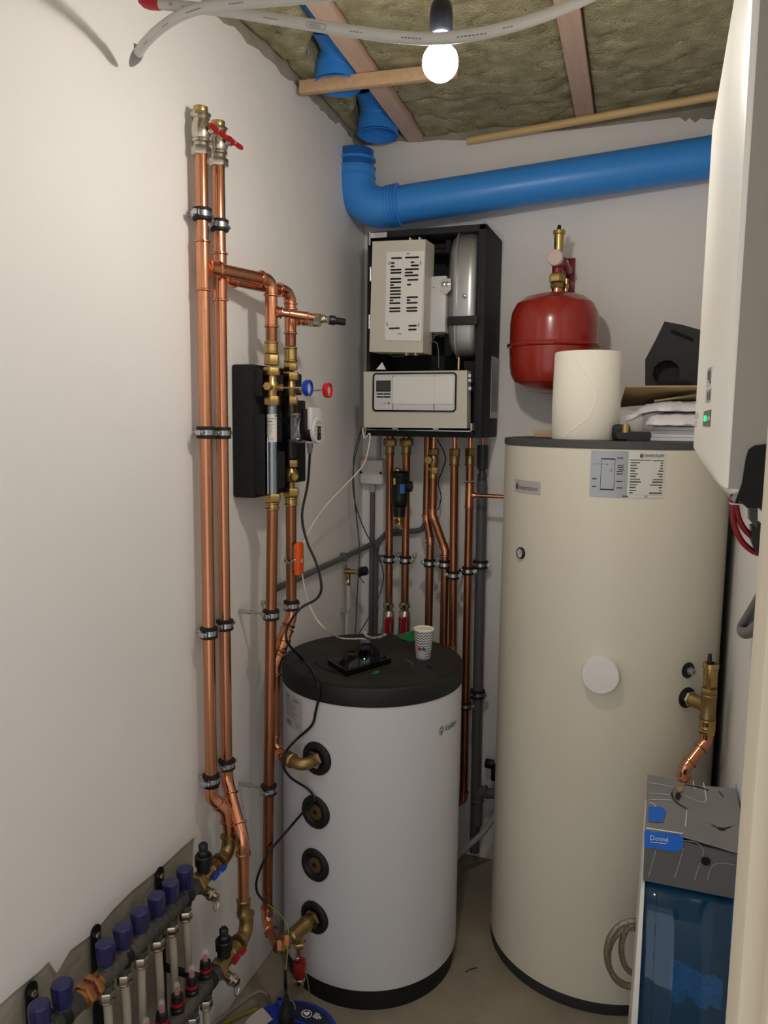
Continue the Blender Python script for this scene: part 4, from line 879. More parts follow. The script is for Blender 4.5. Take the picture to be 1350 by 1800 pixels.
mb = MB(); mb.tube(spline([a+V((-.01, -.014, -.018)), a+V((.008, -.02, -.022)), a+V((.018, -.018, -.026)), a+V((.012, -.012, -.034))], 4), .003, 8); part('drain_lever', mb, M_brassd, ft)
part('side_arm', MB().cyl((fc_.x, 2.545, zf(540)), (fx, 2.575, zf(540)), .011, seg=12), M_brassd, ft)
# third
Y3 = 2.585; x0 = Q7(761, 300, Y3).x; x1 = Q7(778, 900, Y3).x; x2 = Q7(767, 1440, Y3).x
p3 = thing('copper_pipe', 'third copper pipe under the heating unit, with a slight kink half way', 'pipe', (x2, Y3, .5))
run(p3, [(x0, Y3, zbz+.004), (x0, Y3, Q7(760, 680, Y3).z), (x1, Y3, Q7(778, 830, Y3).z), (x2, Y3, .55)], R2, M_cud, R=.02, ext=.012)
clamp(p3, (x1-.001, Y3, Q7(760, 990, Y3).z), R2, Y_, YB-Y3, side=X_)
# fourth, with valve
Y4 = 2.545; x0 = Q7(799, 450, Y4).x; x1 = Q7(884, 900, Y4).x; x2 = Q7(874, 1500, Y4).x
p4_ = thing('copper_pipe', 'copper pipe with round brass valve knob that slants right below it', 'pipe', (x2, Y4, .5))
mb = MB(); part('pipe', mb.cyl((x0, Y4, zbz+.004), (x0, Y4, Q7(0, 200, Y4).z), .0075, seg=12), M_cuf, p4_)
zz = lambda y: Q7(799, y, Y4).z
mb = MB(); sleeve(mb, (x0, Y4, zz(402)), (x0, Y4, zz(365)), R2*1.05, 1.25); mb.hexn((x0, Y4, zz(368)), (x0, Y4, zz(322)), R2*1.35); part('press_sleeve', mb, M_brass, p4_)
mb = MB(); mb.hexn((x0, Y4, zz(235)), (x0, Y4, zz(192)), R2*1.35); mb.lathe([(.0125, zz(325)), (.016, zz(300)), (.018, zz(275)), (.016, zz(250)), (.0125, zz(232))], (x0, Y4, 0), Z_, 18)
kn = Q7(766, 273, Y4-.045); mb.cyl((x0-.004, Y4-.01, kn.z), kn+Y_*.012, .008, seg=12); vb = part('valve_body', mb, M_brassd, p4_)
part('round_knob', MB().lathe([(.0125, 0), (.0145, .003), (.0145, .013), (.0125, .016), (0, .016)], kn+Y_*.012, -Y_, 22), M_brass, vb)
run(p4_, [(x0, Y4, zz(402)), (x0, Y4, Q7(0, 610, Y4).z), (x1, Y4, Q7(0, 840, Y4).z), (x2, Y4, .55)], R2, M_cud, R=.026, ext=.016)
clamp(p4_, (x1-.001, Y4, Q7(884, 1000, Y4).z), R2, Y_, YB-Y4, side=X_)
# fifth
Y5 = 2.535; x0 = Q7(948, 300, Y5).x; x2 = Q7(934, 1580, Y5).x; ze = Q7(934, 1590, Y5).z
p5 = thing('copper_pipe', 'bright copper pipe with loose sleeve at its low end beside the buffer tank lid', 'pipe', (x2, Y5, ze))
part('pipe', MB().cyl((x0, Y5, zbz+.004), (x0, Y5, Q7(0, 190, Y5).z), .0085, seg=12), M_cuf, p5)
brass_top(p5, x0, Y5, Q7(948, 192, Y5).z, Q7(948, 312, Y5).z, 1.35)
part('pipe', MB().cyl((x0, Y5, Q7(948, 305, Y5).z), (x2, Y5, ze), R2, seg=18), M_cud, p5)
mb = MB(); sleeve(mb, (x2, Y5, ze-.02), (x2, Y5, ze+.012), R2, 1.25); part('sleeve', mb, M_cuf, p5)
part('pipe', MB().cyl((x2, Y5, ze-.02), (x2-.004, Y5, .45), R2*.98, seg=18), M_cud, p5)
clamp(p5, (x0+(x2-x0)*.6, Y5, Q7(940, 1075, Y5).z), R2, Y_, YB-Y5, side=X_)
# sixth with tee to the tall tank
Y6 = 2.575; x0 = Q7(1057, 300, Y6).x; x2 = B(815, 1395, Y6).x; ze = B(815, 1412, Y6).z; zt = Q7(1050, 517, Y6).z
p6 = thing('copper_pipe', 'rightmost copper pipe, teeing off to the tall cream tank', 'pipe', (x2, Y6, ze))
part('pipe', MB().cyl((x0, Y6, zbz+.004), (x0, Y6, Q7(0, 190, Y6).z), .0085, seg=12), M_cuf, p6)
brass_top(p6, x0, Y6, Q7(1057, 190, Y6).z, Q7(1057, 312, Y6).z, 1.35)
xt = x0+(x2-x0)*.12
part('pipe', MB().cyl((x0, Y6, Q7(948, 305, Y6).z), (xt, Y6, zt+.05), R2, seg=18), M_cud, p6)
tee(p6, (xt, Y6, zt), Z_, X_, R2, .045, .03, rb=.0078)
q = CY(884, 870, tx_, ty_, tr_); part('branch_pipe', MB().cyl((xt+.02, Y6, zt), (tx_-math.sqrt(max(.0, tr_**2-(Y6-ty_)**2))+.004, Y6, zt), .0068, seg=12), M_cu, p6)
run(p6, [(xt, Y6, zt-.04), (x2, Y6, ze), (x2-.12, Y6, ze)], R2, M_cud, R=.028, ext=.016)
for (px, py) in ((822, 1003), (819, 1240)):
    z = B(px, py, Y6).z; clamp(p6, (xt+(x2-xt)*(zt-z)/(zt-ze), Y6, z), R2, Y_, YB-Y6, side=X_)
# grey drain with tundish
Y7 = 2.665; x0 = B(848, 820, Y7).x; x2 = B(836, 1420, Y7).x
dr = thing('grey_drain_pipe', 'dark grey plastic drain pipe with funnel top behind the copper pipes', 'pipe', (x2, Y7, 0))
zz = lambda y: Q7(1140, y, Y7).z
part('feed_pipe', MB().cyl((x0, Y7, zbz+.004), (x0, Y7, zz(165)), .0065, seg=12), M_cu, dr)
mb = MB(); mb.lathe([(.018, zz(335)), (.0205, zz(320)), (.0205, zz(170)), (.016, zz(168))], (x0, Y7, 0), Z_, 22); mb.lathe([(.0165, zz(420)), (.0165, zz(372)), (.012, zz(360)), (.012, zz(330))], (x0, Y7, 0), Z_, 20); part('funnel', mb, M_grd, dr)
part('pipe', MB().cyl((x0, Y7, zz(415)), (x2, Y7, .05), .0185, seg=22), M_grp, dr)
for (px, py) in ((846, 992), (839, 1219)): z = B(px, py, Y7).z; clamp(dr, (x0+(x2-x0)*(zz(415)-z)/(zz(415)-.05), Y7, z), .0185, Y_, YB-Y7, side=X_)
# ================================================================== CONDUITS, BOX, TAP IN THE CORNER
a = B(652, 830, 2.668); jb = thing('junction_box', 'white square junction box on the back wall with grey tube below', 'box', a-Z_*.05)
s_ = .0465
mb = MB(); mb.bx(a.x-s_, a.x+s_, 2.668, YB, a.z-s_, a.z+s_, .010); part('box', mb, M_whp, jb)
for s in (-1, 1): part('latch', MB().prism([(-.006, -.007), (.004, 0), (-.006, .007)] if s < 0 else [(.006, -.007), (-.004, 0), (.006, .007)], (a.x+s*.036, 2.668, a.z-.002), X_, Z_, -Y_, .0012), M_blk, jb)
part('top_gland', MB().cyl((a.x+.022, 2.69, a.z+s_-.002), (a.x+.022, 2.69, a.z+.22), .008, seg=12), mat('pale_grey_pvc', (170, 168, 164), .5), jb)
part('tube', MB().cyl((a.x-.002, 2.695, a.z-s_+.002), (a.x-.004, 2.695, .3), .0098, seg=14), M_grp, jb)
part('bottom_gland', MB().lathe([(.0098, -.03), (.012, -.02), (.012, 0)], (a.x-.002, 2.695, a.z-s_), Z_, 14), mat('pale_grey_pvc', (170, 168, 164), .5), jb)
rr = .0098
g1 = thing('grey_conduit', 'grey conduit climbing along the left wall towards the corner', 'conduit', L(560, 1000, XL+.012))
pts = [L(481, 1037, XL+.013), L(560, 1000, XL+.013), L(632, 967, XL+.013), B(655, 956, 2.69), Q7(430, 830, 2.69), Q7(475, 785, 2.69), Q7(520, 770, 2.69), Q7(600, 768, 2.69), Q7(690, 765, 2.69), Q7(735, 735, 2.69), Q7(762, 660, 2.69)]
part('tube', MB().tube(spline(pts, 6), rr, 12), M_grp, g1)
for q in ((604, 979),):
    c = L(q[0], q[1], XL+.013); part('clip', MB().bx(XL, XL+.026, c.y-.008, c.y+.012, c.z-.016, c.z+.014, .003), M_grp, g1)
g2 = thing('grey_conduit', 'grey conduit bending down behind the buffer tank beside the junction box tube', 'conduit', Q7(395, 1480, 2.69))
part('tube', MB().tube(spline([B(657, 1300, 2.692), Q7(396, 1480, 2.692), Q7(400, 1100, 2.692), Q7(403, 900, 2.692), Q7(425, 835, 2.692), Q7(470, 800, 2.694), Q7(530, 786, 2.696), Q7(620, 786, 2.697)], 6), rr, 12), M_grp, g2)
c = Q7(400, 950, 2.70); part('clip', MB().bx(c.x-.02, c.x+.028, 2.69, YB, c.z-.008, c.z+.008, .002), M_grp, g2)
tp_ = thing('filling_tap', 'small brass tap with black cap on a white pipe in the corner', 'tap', B(613, 1110, 2.60))
Yt = L(612, 1060, XL+.03).y; c = L(612, 1004, XL+.03)
mb = MB(); mb.cyl(c-X_*.012+V((0,-.01,0)), c+X_*.03, .0085, seg=14); mb.cyl(c+V((.0, 0, -.03)), c, .0085, seg=14); mb.ball(c, .012, 14, 8); mb.cyl(c+V((-.008, 0, 0)), c+V((-.008, 0, .024)), .004, seg=10); part('valve_body', mb, M_brassd, tp_)
mb = MB(); mb.cyl(c+X_*.028, c+X_*.042, .009, seg=14); mb.lathe([(.0075, -.052), (.009, -.05), (.009, -.032), (.0075, -.03)], c, Z_, 14); d_ = V((.03, 0, -.035)); mb.prism([(-.005, 0), (.005, 0), (.005, .04), (-.005, .04)], c+V((.036, -.008, -.006)), Y_, d_.normalized(), X_, .004); part('lever', mb, M_nick, tp_)
mb = MB().lathe([(.010, 0), (.0165, .004), (.0165, .03), (.013, .034), (0, .034)], c+X_*.040, (1, 0, .25), 18); part('black_cap', mb, M_blk, tp_)
e = L(609, 1115, XL+.026); part('hose', MB().tube(spline([c-Z_*.05, c-Z_*.12+V((.002, 0, 0)), e, e-Z_*.4], 5), .0082, 12), M_pex, tp_)
k = c-Z_*.145; part('clip', MB().lathe([(.0085, -.007), (.012, -.007), (.012, .007), (.0085, .007), (.0085, -.007)], k, Z_, 14).bx(XL, k.x-.008, k.y-.006, k.y+.006, k.z-.006, k.z+.006), mat('pale_grey_pvc', (170, 168, 164), .5), tp_)
# thin loose cables hanging from the unit
solo('thin_cable', MB().tube(spline([Q4(235, 1590, 2.44), Q7(290, 80, 2.47), Q7(246, 250, 2.47), Q7(250, 520, 2.48), Q7(268, 700, 2.49), Q7(285, 900, 2.49), Q7(270, 1200, 2.46), Q7(257, 1480, 2.44)], 7), .0021, 8), M_cabg, 'thin grey cable hanging straight from the heating unit into the corner', 'cable')
solo('thin_cable', MB().tube(spline([Q7(300, 70, 2.46), Q7(243, 330, 2.45), Q7(252, 560, 2.46), Q7(330, 780, 2.64), Q7(395, 880, 2.66), Q7(440, 1010, 2.66), Q7(450, 1120, 2.64), Q7(390, 1300, 2.58), Q7(285, 1478, 2.45)], 7), .0021, 8), M_cabg, 'thin grey cable that swings right behind the grey tube and back', 'cable')
solo('thin_cable', MB().tube(spline([Q7(830, 130, 2.60), Q7(885, 250, 2.62), Q7(865, 340, 2.63), Q7(835, 430, 2.63), Q7(855, 530, 2.64), Q7(835, 620, 2.64)], 7), .0022, 8), M_blk, 'thin black cable dangling between the copper pipes under the heating unit', 'cable')
# bits between the two tanks, low down
gp = thing('grey_drain_bend', 'grey plastic drain bend on the wall low between the tanks', 'pipe', B(845, 1420, 2.64))
b0 = B(838, 1436, 2.655); b1 = B(840, 1392, 2.655); b2 = B(885, 1392, 2.655)
b0.x = b1.x
mb = MB(); elbow(mb, b0-Z_*.02, b1, b2, .0185, .03, .012); part('elbow', mb, M_grp, gp)
mb = MB(); mb.cyl((b0.x, b0.y, b0.z-.03), (b1.x, b1.y, b1.z-.03), .0185, seg=18); mb.cyl(b1+X_*.03, b2+X_*.05, .0185, seg=18); part('pipe', mb, M_grp, gp)['kind'] = 'stuff'
solo('pale_hose', MB().tube(spline([B(795, 1512, 2.52), B(820, 1490, 2.56), B(850, 1462, 2.60), B(875, 1425, 2.63), B(900, 1380, 2.66)], 6), .0105, 14), mat('pale_grey_hose', (168, 168, 166), .5), 'pale grey hose slanting up between the two tanks', 'hose')
h = B(863, 1345, 2.68); vb = thing('wall_valve', 'small black wall valve just left of the cream tank, low down', 'valve', h-Z_*.06)
mb = MB(); mb.lathe([(.012, 0), (.017, .004), (.017, .03), (.014, .034), (0, .034)], h+V((.012, 0, .004)), (-1, -.1, .1), 16); mb.cyl(h+V((.012, 0, .004)), h+V((.012, 0, -.055)), .011, seg=14); mb.cyl(h+V((.012, 0, -.02)), V((h.x+.012, YB, h.z-.02)), .009, seg=12); part('body', mb, M_blk, vb)
# ================================================================== RED EXPANSION VESSEL
YV = 2.545
xl_, xr_ = B(896, 600, YV).x, B(1053, 600, YV).x; vx = (xl_+xr_)/2; vr = (xr_-xl_)/2*.985
zr, zt, zb_ = B(975, 601, YV-vr).z, B(975, 513, YV-.02).z, B(975, 692, YV-.04).z
rv = thing('red_expansion_vessel', 'round red expansion vessel hanging on the back wall behind the paper roll', 'vessel', (vx, YV, zb_))
h1, h2 = zt-zr, zr-zb_
pr = [(0, zb_), (.38*vr, zb_+.004), (.68*vr, zb_+.018), (.86*vr, zb_+.036), (.95*vr, zb_+.060), (.985*vr, zb_+.09), (1.0*vr, zr-.008), (1.055*vr, zr-.005), (1.065*vr, zr), (1.055*vr, zr+.005), (1.0*vr, zr+.008), (1.0*vr, zr+h1*.42), (.97*vr, zr+h1*.62), (.87*vr, zr+h1*.79), (.68*vr, zr+h1*.91), (.36*vr, zr+h1*.98), (0.12*vr, zt), (0, zt)]
part('shell', MB().lathe(pr, (vx, YV, 0), Z_, 56), M_vred, rv, sharp=24)
part('foot_valve', MB().cyl((vx+.03, YV-.08, zb_+.01), (vx+.03, YV-.08, zb_-.008), .006, seg=10), M_blk, rv)
xv = B(980, 480, YV).x; zz = lambda y: B(980, y, YV).z
part('neck', MB().cyl((xv, YV, zz(520)), (xv, YV, zz(506)), .0165, seg=20), M_cuf, rv)
part('union_nut', MB().hexn((xv, YV, zz(507)), (xv, YV, zz(497)), .0225), M_brassd, rv)
part('union_nut', MB().hexn((xv, YV, zz(496)), (xv, YV, zz(481)), .0265, rot=.35), M_brass, rv)
sg = part('safety_valve', MB().cyl((xv, YV, zz(482)), (xv, YV, zz(455)), .0175, seg=18).ball((xv, YV, zz(460)), .0235, 20, 12).cyl((xv, YV, zz(460)), (xv, YV-.03, zz(459)), .0205, seg=24), M_dred, rv)
part('round_cap', MB().lathe([(.0225, 0), (.025, .002), (.025, .016), (.0225, .019), (0, .0195)], (xv-.003, YV-.028, zz(457)), (-.12, -1, 0), 28), mat('pale_pink_cap', (214, 190, 186), .45), sg)
part('air_vent', MB().lathe([(.011, zz(447)), (.014, zz(440)), (.0145, zz(436)), (.016, zz(413)), (.0195, zz(412)), (.0195, zz(406)), (.017, zz(405)), (0, zz(405))], (xv+.001, YV, 0), Z_, 22), M_brass, rv, sharp=50)
part('vent_pin', MB().lathe([(.0065, zz(408)), (.0062, zz(400)), (.005, zz(396)), (0, zz(396))], (xv, YV, 0), Z_, 12), M_blk, rv)
a = B(990, 455, 2.705); b = B(1009, 513, 2.705)
bp_ = part('wall_bracket', MB().bx(a.x, b.x, 2.700, YB, b.z, a.z, .001), M_dred, rv)
part('bracket_bolt', MB().hexn(B(996, 461, 2.70), B(996, 461, 2.694), .008), M_zinc, bp_)
part('bracket_arm', MB().tube(spline([(xv+.012, YV+.0, zz(458)), (xv+.022, YV+.06, zz(468)), B(999, 478, 2.70)], 5), .0135, 14), M_dred, bp_)
mb = MB(); c = V((xv+.027, YV+.01, 0)); mb.hexn((c.x, c.y, zz(507)), (c.x, c.y, zz(499)), .009); mb.cyl((c.x, c.y, zz(512)), (c.x, c.y, zz(490)), .0065, seg=12); part('side_fitting', mb, M_brass, rv)
# ================================================================== THINGS ON THE TALL TANK
ZL_ = 1.601
rx, ry, rr = -.2, 2.178, .0895
pt = thing('paper_towel_roll', 'big white paper towel roll standing on the grey lid of the tall tank', 'paper roll', (rx, ry, ZL_))
zt = B(1025, 620, ry).z
part('roll', MB().lathe([(.03, ZL_), (rr-.003, ZL_), (rr, ZL_+.003), (rr+.0012, ZL_+.1), (rr-.001, zt-.004), (rr-.004, zt), (.03, zt), (.028, zt-.01), (.028, ZL_+.01), (.03, ZL_)], (rx, ry, 0), Z_, 72), M_towel, pt, sharp=50)
pts = [CY(x, y, rx, ry, rr+.0012) for x, y in ((1010, 624), (1022, 645), (1040, 672), (1050, 690), (1042, 716), (1032, 735), (1012, 750), (990, 770))]
pts = [p if i else p for i, p in enumerate(spline(pts, 5))]; q = []
for i, p in enumerate(pts):
    d = V((p.x-rx, p.y-ry, 0)).normalized(); j = .0016*math.sin(i*2.4); q.append(V((rx, ry, p.z+j))+d*(rr+.0012))
part('torn_edge', MB().tube(q, .0011, 6), mat('torn_paper', (250, 246, 234), .9), pt)
a = B(941, 770, 2.44); b = B(968, 758, 2.44)
solo('wood_offcut', MB().box(((a.x+b.x)/2+.004, 2.44, ZL_+.0105), (b.x-a.x+.012, .035, .02), .001), M_pine, 'small pale wood offcut lying left of the paper towel roll', 'wood piece')
fb_ = thing('black_foam_part', 'black moulded foam piece with round hollow on top of the cardboard', 'foam block', B(1180, 683, 2.42))
Yp = 2.40
ol = [(1134, 682), (1226, 686), (1232, 580), (1200, 571), (1168, 565), (1152, 598), (1134, 632)]
P2 = [B(x, y, Yp) for x, y in ol]; hc = B(1171, 656, Yp); hr = .037
o2 = [(p.x, p.z) for p in P2]
hole = [(hc.x+hr*math.cos(t), hc.z+hr*math.sin(t)) for t in [PI+.9-2*PI*i/22 for i in range(23)]]
k = min(range(len(o2)), key=lambda i: (o2[i][0]-hole[0][0])**2+(o2[i][1]-hole[0][1])**2)
key = o2[:k+1]+hole+[o2[k]]+o2[k+1:]
M_foam = mat('charcoal_foam', (58, 58, 60), .85, var=.35, vs=260, bump=.4, bs=260)
part('front_slab', MB().prism(key, (0, Yp, 0), X_, Z_, Y_, .045), M_foam, fb_)
part('back_slab', MB().prism(o2, (0, Yp+.045, 0), X_, Z_, Y_, .09), M_foam, fb_)
a = B(1179, 582, Yp); b = B(1219, 598, Yp); mid = (a+b)/2; d = (b-a).normalized()
part('slot', MB().prism(rrect((b-a).length, .011, .003, 3), mid, d, Z_, -Y_, .0015), mat('foam_slot', (8, 8, 9), .9), fb_)
mb = MB(); a = B(1152, 680, Yp-.02); b = B(1215, 670, Yp-.02); mb.bx(a.x, b.x, Yp-.03, Yp, a.z, b.z, .004); part('foot', mb, M_epp, fb_)
A = B(1100, 681, 2.16); Bq = B(1228, 680, 2.16); Cq = B(1232, 704, 2.46); Dq = B(1089, 716, 2.42)
A.z = Bq.z = (A.z+Bq.z)/2
mb = MB(); mb.add([A, Bq, Cq, Dq]+[p+Z_*.004 for p in (A, Bq, Cq, Dq)], [(3, 2, 1, 0), (4, 5, 6, 7), (0, 1, 5, 4), (1, 2, 6, 5), (2, 3, 7, 6), (3, 0, 4, 7)])
solo('cardboard_sheet', mb, M_card, 'brown cardboard sheet lying on the bagged paper under the foam', 'cardboard')
def stack(lab, x0, x1, y0, y1, z0, z1, rot, nm='paper_stack', m=None):
    c = V(((x0+x1)/2, (y0+y1)/2, 0)); mb = MB(); n = 4; R = Matrix.Rotation(rot, 3, 'Z')
    for i in range(n):
        a, b = z0+(z1-z0)*i/n, z0+(z1-z0)*(i+.94)/n; mb.box((c.x+random.uniform(-.003, .003), c.y+random.uniform(-.003, .003), (a+b)/2), (x1-x0, y1-y0, b-a), .0008, R, 1)
    t = thing(nm, lab, 'papers', (c.x, c.y, z0)); o = part('sheets', mb, m or M_paper, t); o['kind'] = 'stuff'; return t, R, c
xa = B(1144, 770, 2.2).x
stack('white paper stack lying flat on the tank lid, lowest of the pile', xa, .150, 2.19, 2.47, ZL_+.0005, ZL_+.038, .0)
def pillow(lab, x0, x1, y0, y1, z0, z1, seed, amp, droop):
    t = thing('bagged_papers', lab, 'papers', ((x0+x1)/2, (y0+y1)/2, z0)); n, m_ = 30, 16; vs = []; fs = []
    for s_ in (0, 1):
        for j in range(m_+1):
            for i in range(n+1):
                u, v = i/n, j/m_; ed = min(1, min(u, 1-u, v, 1-v)*7); th = (z1-z0)*(.25+.75*ed**.5)
                w_ = noise.fractal(V((u*9+seed, v*3, s_*4+seed)), .9, 2, 3)*amp
                z = z0+(th+w_*.8 if s_ else max(0, w_*.25+(z1-z0)*.1*(1-ed)))-droop*max(0, .3-u)*3*(1 if s_ else .4)
                vs.append((x0+(x1-x0)*u+(.004*noise.noise(V((v*5, seed, s_))) if i in (0, n) else 0), y0+(y1-y0)*v+(noise.noise(V((u*9, seed, s_*2)))*.006 if j == 0 else 0), z))
    k = (n+1)*(m_+1)
    for j in range(m_):
        for i in range(n): q_ = j*(n+1)+i; fs.append((k+q_, k+q_+1, k+q_+n+2, k+q_+n+1)); fs.append((q_+n+1, q_+n+2, q_+1, q_))
    rim = [i for i in range(n+1)]+[j*(n+1)+n for j in range(1, m_+1)]+[m_*(n+1)+i for i in range(n-1, -1, -1)]+[j*(n+1) for j in range(m_-1, 0, -1)]
    for i in range(len(rim)): p_, q_ = rim[i], rim[(i+1) % len(rim)]; fs.append((p_, q_, k+q_, k+p_))
    part('bag', MB().add(vs, fs), mat('white_film_bag', (226, 222, 226), .22, bump=.5, bs=45), t, sharp=55); return t
pillow('white papers in a glossy clear bag, middle of the pile on the tank lid', B(1136, 730, 2.15).x, .165, 2.16, 2.46, ZL_+.039, ZL_+.074, 3, .005, .0)
pillow('white papers in a creased bag with drooping corner, right below the cardboard', B(1101, 715, 2.18).x, .158, 2.18, 2.45, ZL_+.077, ZL_+.106, 8, .006, .035)
a = B(1152, 706, 2.24); mb = MB(); mb.add([B(1150, 706, 2.20), B(1226, 695, 2.20), B(1228, 712, 2.30), B(1180, 712, 2.34)]+[p+Z_*.004 for p in (B(1150, 706, 2.20), B(1226, 695, 2.20), B(1228, 712, 2.30), B(1180, 712, 2.34))], [(3, 2, 1, 0), (4, 5, 6, 7), (0, 1, 5, 4), (1, 2, 6, 5), (2, 3, 7, 6), (3, 0, 4, 7)])
solo('olive_folder', mb, mat('olive_card', (150, 142, 104), .75), 'olive cardboard folder edge between papers and brown sheet', 'folder')
fx0 = B(1078, 770, 2.13); tl = thing('bagged_fitting', 'black fitting with brass end in a clear bag right of the paper roll', 'fitting', (fx0.x+.03, 2.13, ZL_))
a = B(1084, 767, 2.12); b = B(1145, 767, 2.12)
mb = MB(); mb.prism(rrect(b.x-a.x, .020, .008, 4), ((a.x+b.x)/2, 2.10, ZL_+.0145), X_, Z_, Y_, .03); part('handle', mb, M_blk, tl)
mb = MB(); mb.box((a.x+.010, 2.135, ZL_+.022), (.046, .035, .042), .010); part('body', mb, M_rub, tl)
part('brass_end', MB().cyl((a.x+.022, 2.105, ZL_+.022), (a.x+.022, 2.105, ZL_+.044), .009, seg=14), M_brass, tl)
vs = []; fs = []; n = 9; gx, gz = B(1072, 775, 2.085).x, 0
for j in range(n+1):
    for k in range(n+1):
        u, v = j/n, k/n; x = gx+.075*u; z = ZL_+.001+.085*v*(1-.35*abs(u-.4)); vs.append((x, 2.152+.02*noise.noise(V((u*4, v*4, 5)))+.02*v, z))
for j in range(n):
    for k in range(n): a_ = j*(n+1)+k; fs.append((a_, a_+n+1, a_+n+2, a_+1))
part('clear_bag', MB().add(vs, fs), M_film, tl)
# ================================================================== INVERTER ON THE RIGHT WALL
XF = .050; yr = L(1249, 740, XF).y; yf = L(1219, 780, XF).y; XN = .0605; yn = L(1281, 740, XN).y
zf1 = L(1217, 790, XF).z; zb1 = B(1268, 869, yn).z; zt1 = L(1262, 165, XF).z
iv = thing('inverter', 'tall white wall inverter with green status light at the right edge', 'inverter', (.13, (yn+yf)/2, zb1))
bm = bmesh.new()
top = zt1+.14
for p in [(XF, yr, zf1), (XF, yf, zf1), (XF, yr+.02, zt1), (XF, yf, zt1), (XN, yn, zb1), (.198, yn, zb1), (XN-.004, yn, zt1), (.198, yn, top), (XN+.03, yn, top), (XN+.004, yf, zb1+.01), (.198, yf, zb1+.01), (XN+.035, yf, top), (.198, yf, top), (XF+.02, yf+.012, zf1+.0), (XF+.02, yf+.012, zt1), (.198, yf+.03, zb1+.02), (.198, yf+.03, top)]: bm.verts.new(p)
bmesh.ops.convex_hull(bm, input=list(bm.verts)); bmesh.ops.dissolve_limit(bm, angle_limit=.02, verts=list(bm.verts), edges=list(bm.edges))
bmesh.ops.bevel(bm, geom=list(bm.edges), offset=.006, segments=3, affect='EDGES', profile=.5)
mb = MB(); bm.verts.index_update(); mb.add([v.co.copy() for v in bm.verts], [tuple(v.index for v in f.verts) for f in bm.faces]); bm.free()
part('housing', mb, M_inv, iv, sharp=25)
ol = [(1291, 885), (1304, 850), (1311, 805), (1316, 790), (1326, 783), (1352, 780), (1362, 780), (1362, 900), (1345, 905), (1340, 893), (1313, 893), (1300, 881)]
part('connector_panel', MB().prism([(p.x, p.z) for p in (B(x, y, yn-.003) for x, y in ol)], (0, yn-.003, 0), X_, Z_, Y_, .30), M_blkg, iv)
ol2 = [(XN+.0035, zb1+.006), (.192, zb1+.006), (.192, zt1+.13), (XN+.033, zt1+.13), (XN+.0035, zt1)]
part('shaded_side', MB().prism(ol2, (0, yn-.0012, 0), X_, Z_, Y_, .004), mat('side_shade_grey', (150, 146, 136), .5), iv)  # added sheet whose grey paints the shade on the white housing's near side
def ivq(nm, pts, m, e=.0008):
    P = [L(x, y, XF-e) for x, y in pts]; return part(nm, MB().add(P+[p+X_*(e+.001) for p in P], [tuple(range(4)), (0, 4, 5, 1), (1, 5, 6, 2), (2, 6, 7, 3), (3, 7, 4, 0)]), m, iv)
sp = ivq('status_panel', [(1237, 723), (1249, 720), (1247, 750), (1235, 749)], mat('status_grey', (92, 92, 90), .4))
ivq('status_light', [(1237.2, 731), (1240.5, 730), (1240, 741), (1236.6, 740)], mat('green_led', (30, 230, 120), emit=.9), .0016)
ivq('status_mark', [(1242, 732), (1243, 731.8), (1242.6, 739), (1241.6, 739)], M_lgrey, .0016); ivq('status_mark', [(1245, 732), (1246.4, 731.6), (1246, 738.5), (1244.6, 739)], M_lgrey, .0016)
ivq('type_label', [(1243, 648), (1251, 644), (1248, 678), (1241, 680)], M_labs); ivq('type_label', [(1241, 683), (1250, 681), (1248, 706), (1239.5, 708)], M_labs)
mb = MB()
for (x, y0, y1) in ((1244.4, 652, 668), (1247, 648, 674), (1243.2, 688, 705), (1246.6, 685, 703)):
    P = [L(x-.7, y0, XF-.0016), L(x+.7, y0, XF-.0016), L(x+.4, y1, XF-.0016), L(x-1, y1, XF-.0016)]; mb.add(P, [(0, 1, 2, 3)])
part('label_print', mb, M_inkg, iv)['kind'] = 'stuff'
ivq('small_label', [(1222, 727), (1227, 725), (1226.5, 735), (1221, 736)], M_labs); ivq('small_label', [(1220.5, 741), (1224.5, 740), (1224, 749), (1219.5, 750)], M_labs)
mb = MB(); a = B(1283, 880, yn+.05); b = B(1312, 893, yn+.05); mb.bx(a.x, b.x, yn+.04, yn+.06, b.z+.004, a.z-.002, .001); part('cable_clip', mb, M_whp, iv)
for k_, pts in enumerate(([(1289, 868), (1288, 890), (1290, 920), (1303, 950), (1322, 968), (1338, 974)], [(1294, 872), (1294, 890), (1300, 915), (1312, 934), (1326, 945), (1338, 947)])):
    P = [B(x, y, yn+.05+(i*.004)) for i, (x, y) in enumerate(pts)]
    solo('red_cable', MB().tube(spline(P, 6), .0031, 10), M_cabr, ['dark red cable under the inverter, the longer outer loop', 'dark red cable under the inverter, the shorter inner loop'][k_], 'cable')
mb = MB(); a = B(1318, 893, yn+.05); b = B(1331, 925, yn+.05); mb.prism([(p.x, p.z) for p in (B(x, y, yn+.05) for x, y in ((1317, 890), (1332, 890), (1332, 930), (1318, 915)))], (0, yn+.05, 0), X_, Z_, Y_, .02); part('connector', mb, M_grd, iv)
solo('cable_connector', MB().prism([(p.x, p.z) for p in (B(x, y, yn+.055) for x, y in ((1321, 926), (1338, 920), (1338, 975), (1330, 974), (1321, 952)))], (0, yn+.055, 0), X_, Z_, Y_, .022), M_blk, 'black plug where the red cables end below the inverter', 'connector')
P = [L(1352, 1010, .190), L(1340, 1046, .188), L(1318, 1082, .186), L(1305, 1104, .184), L(1310, 1113, .178), L(1330, 1104, .176), L(1350, 1076, .176), L(1366, 1040, .178)]
solo('grey_cable_loop', MB().tube(spline(P, 7), .0115, 14), M_grp, 'thick grey cable loop hanging on the right wall', 'cable')
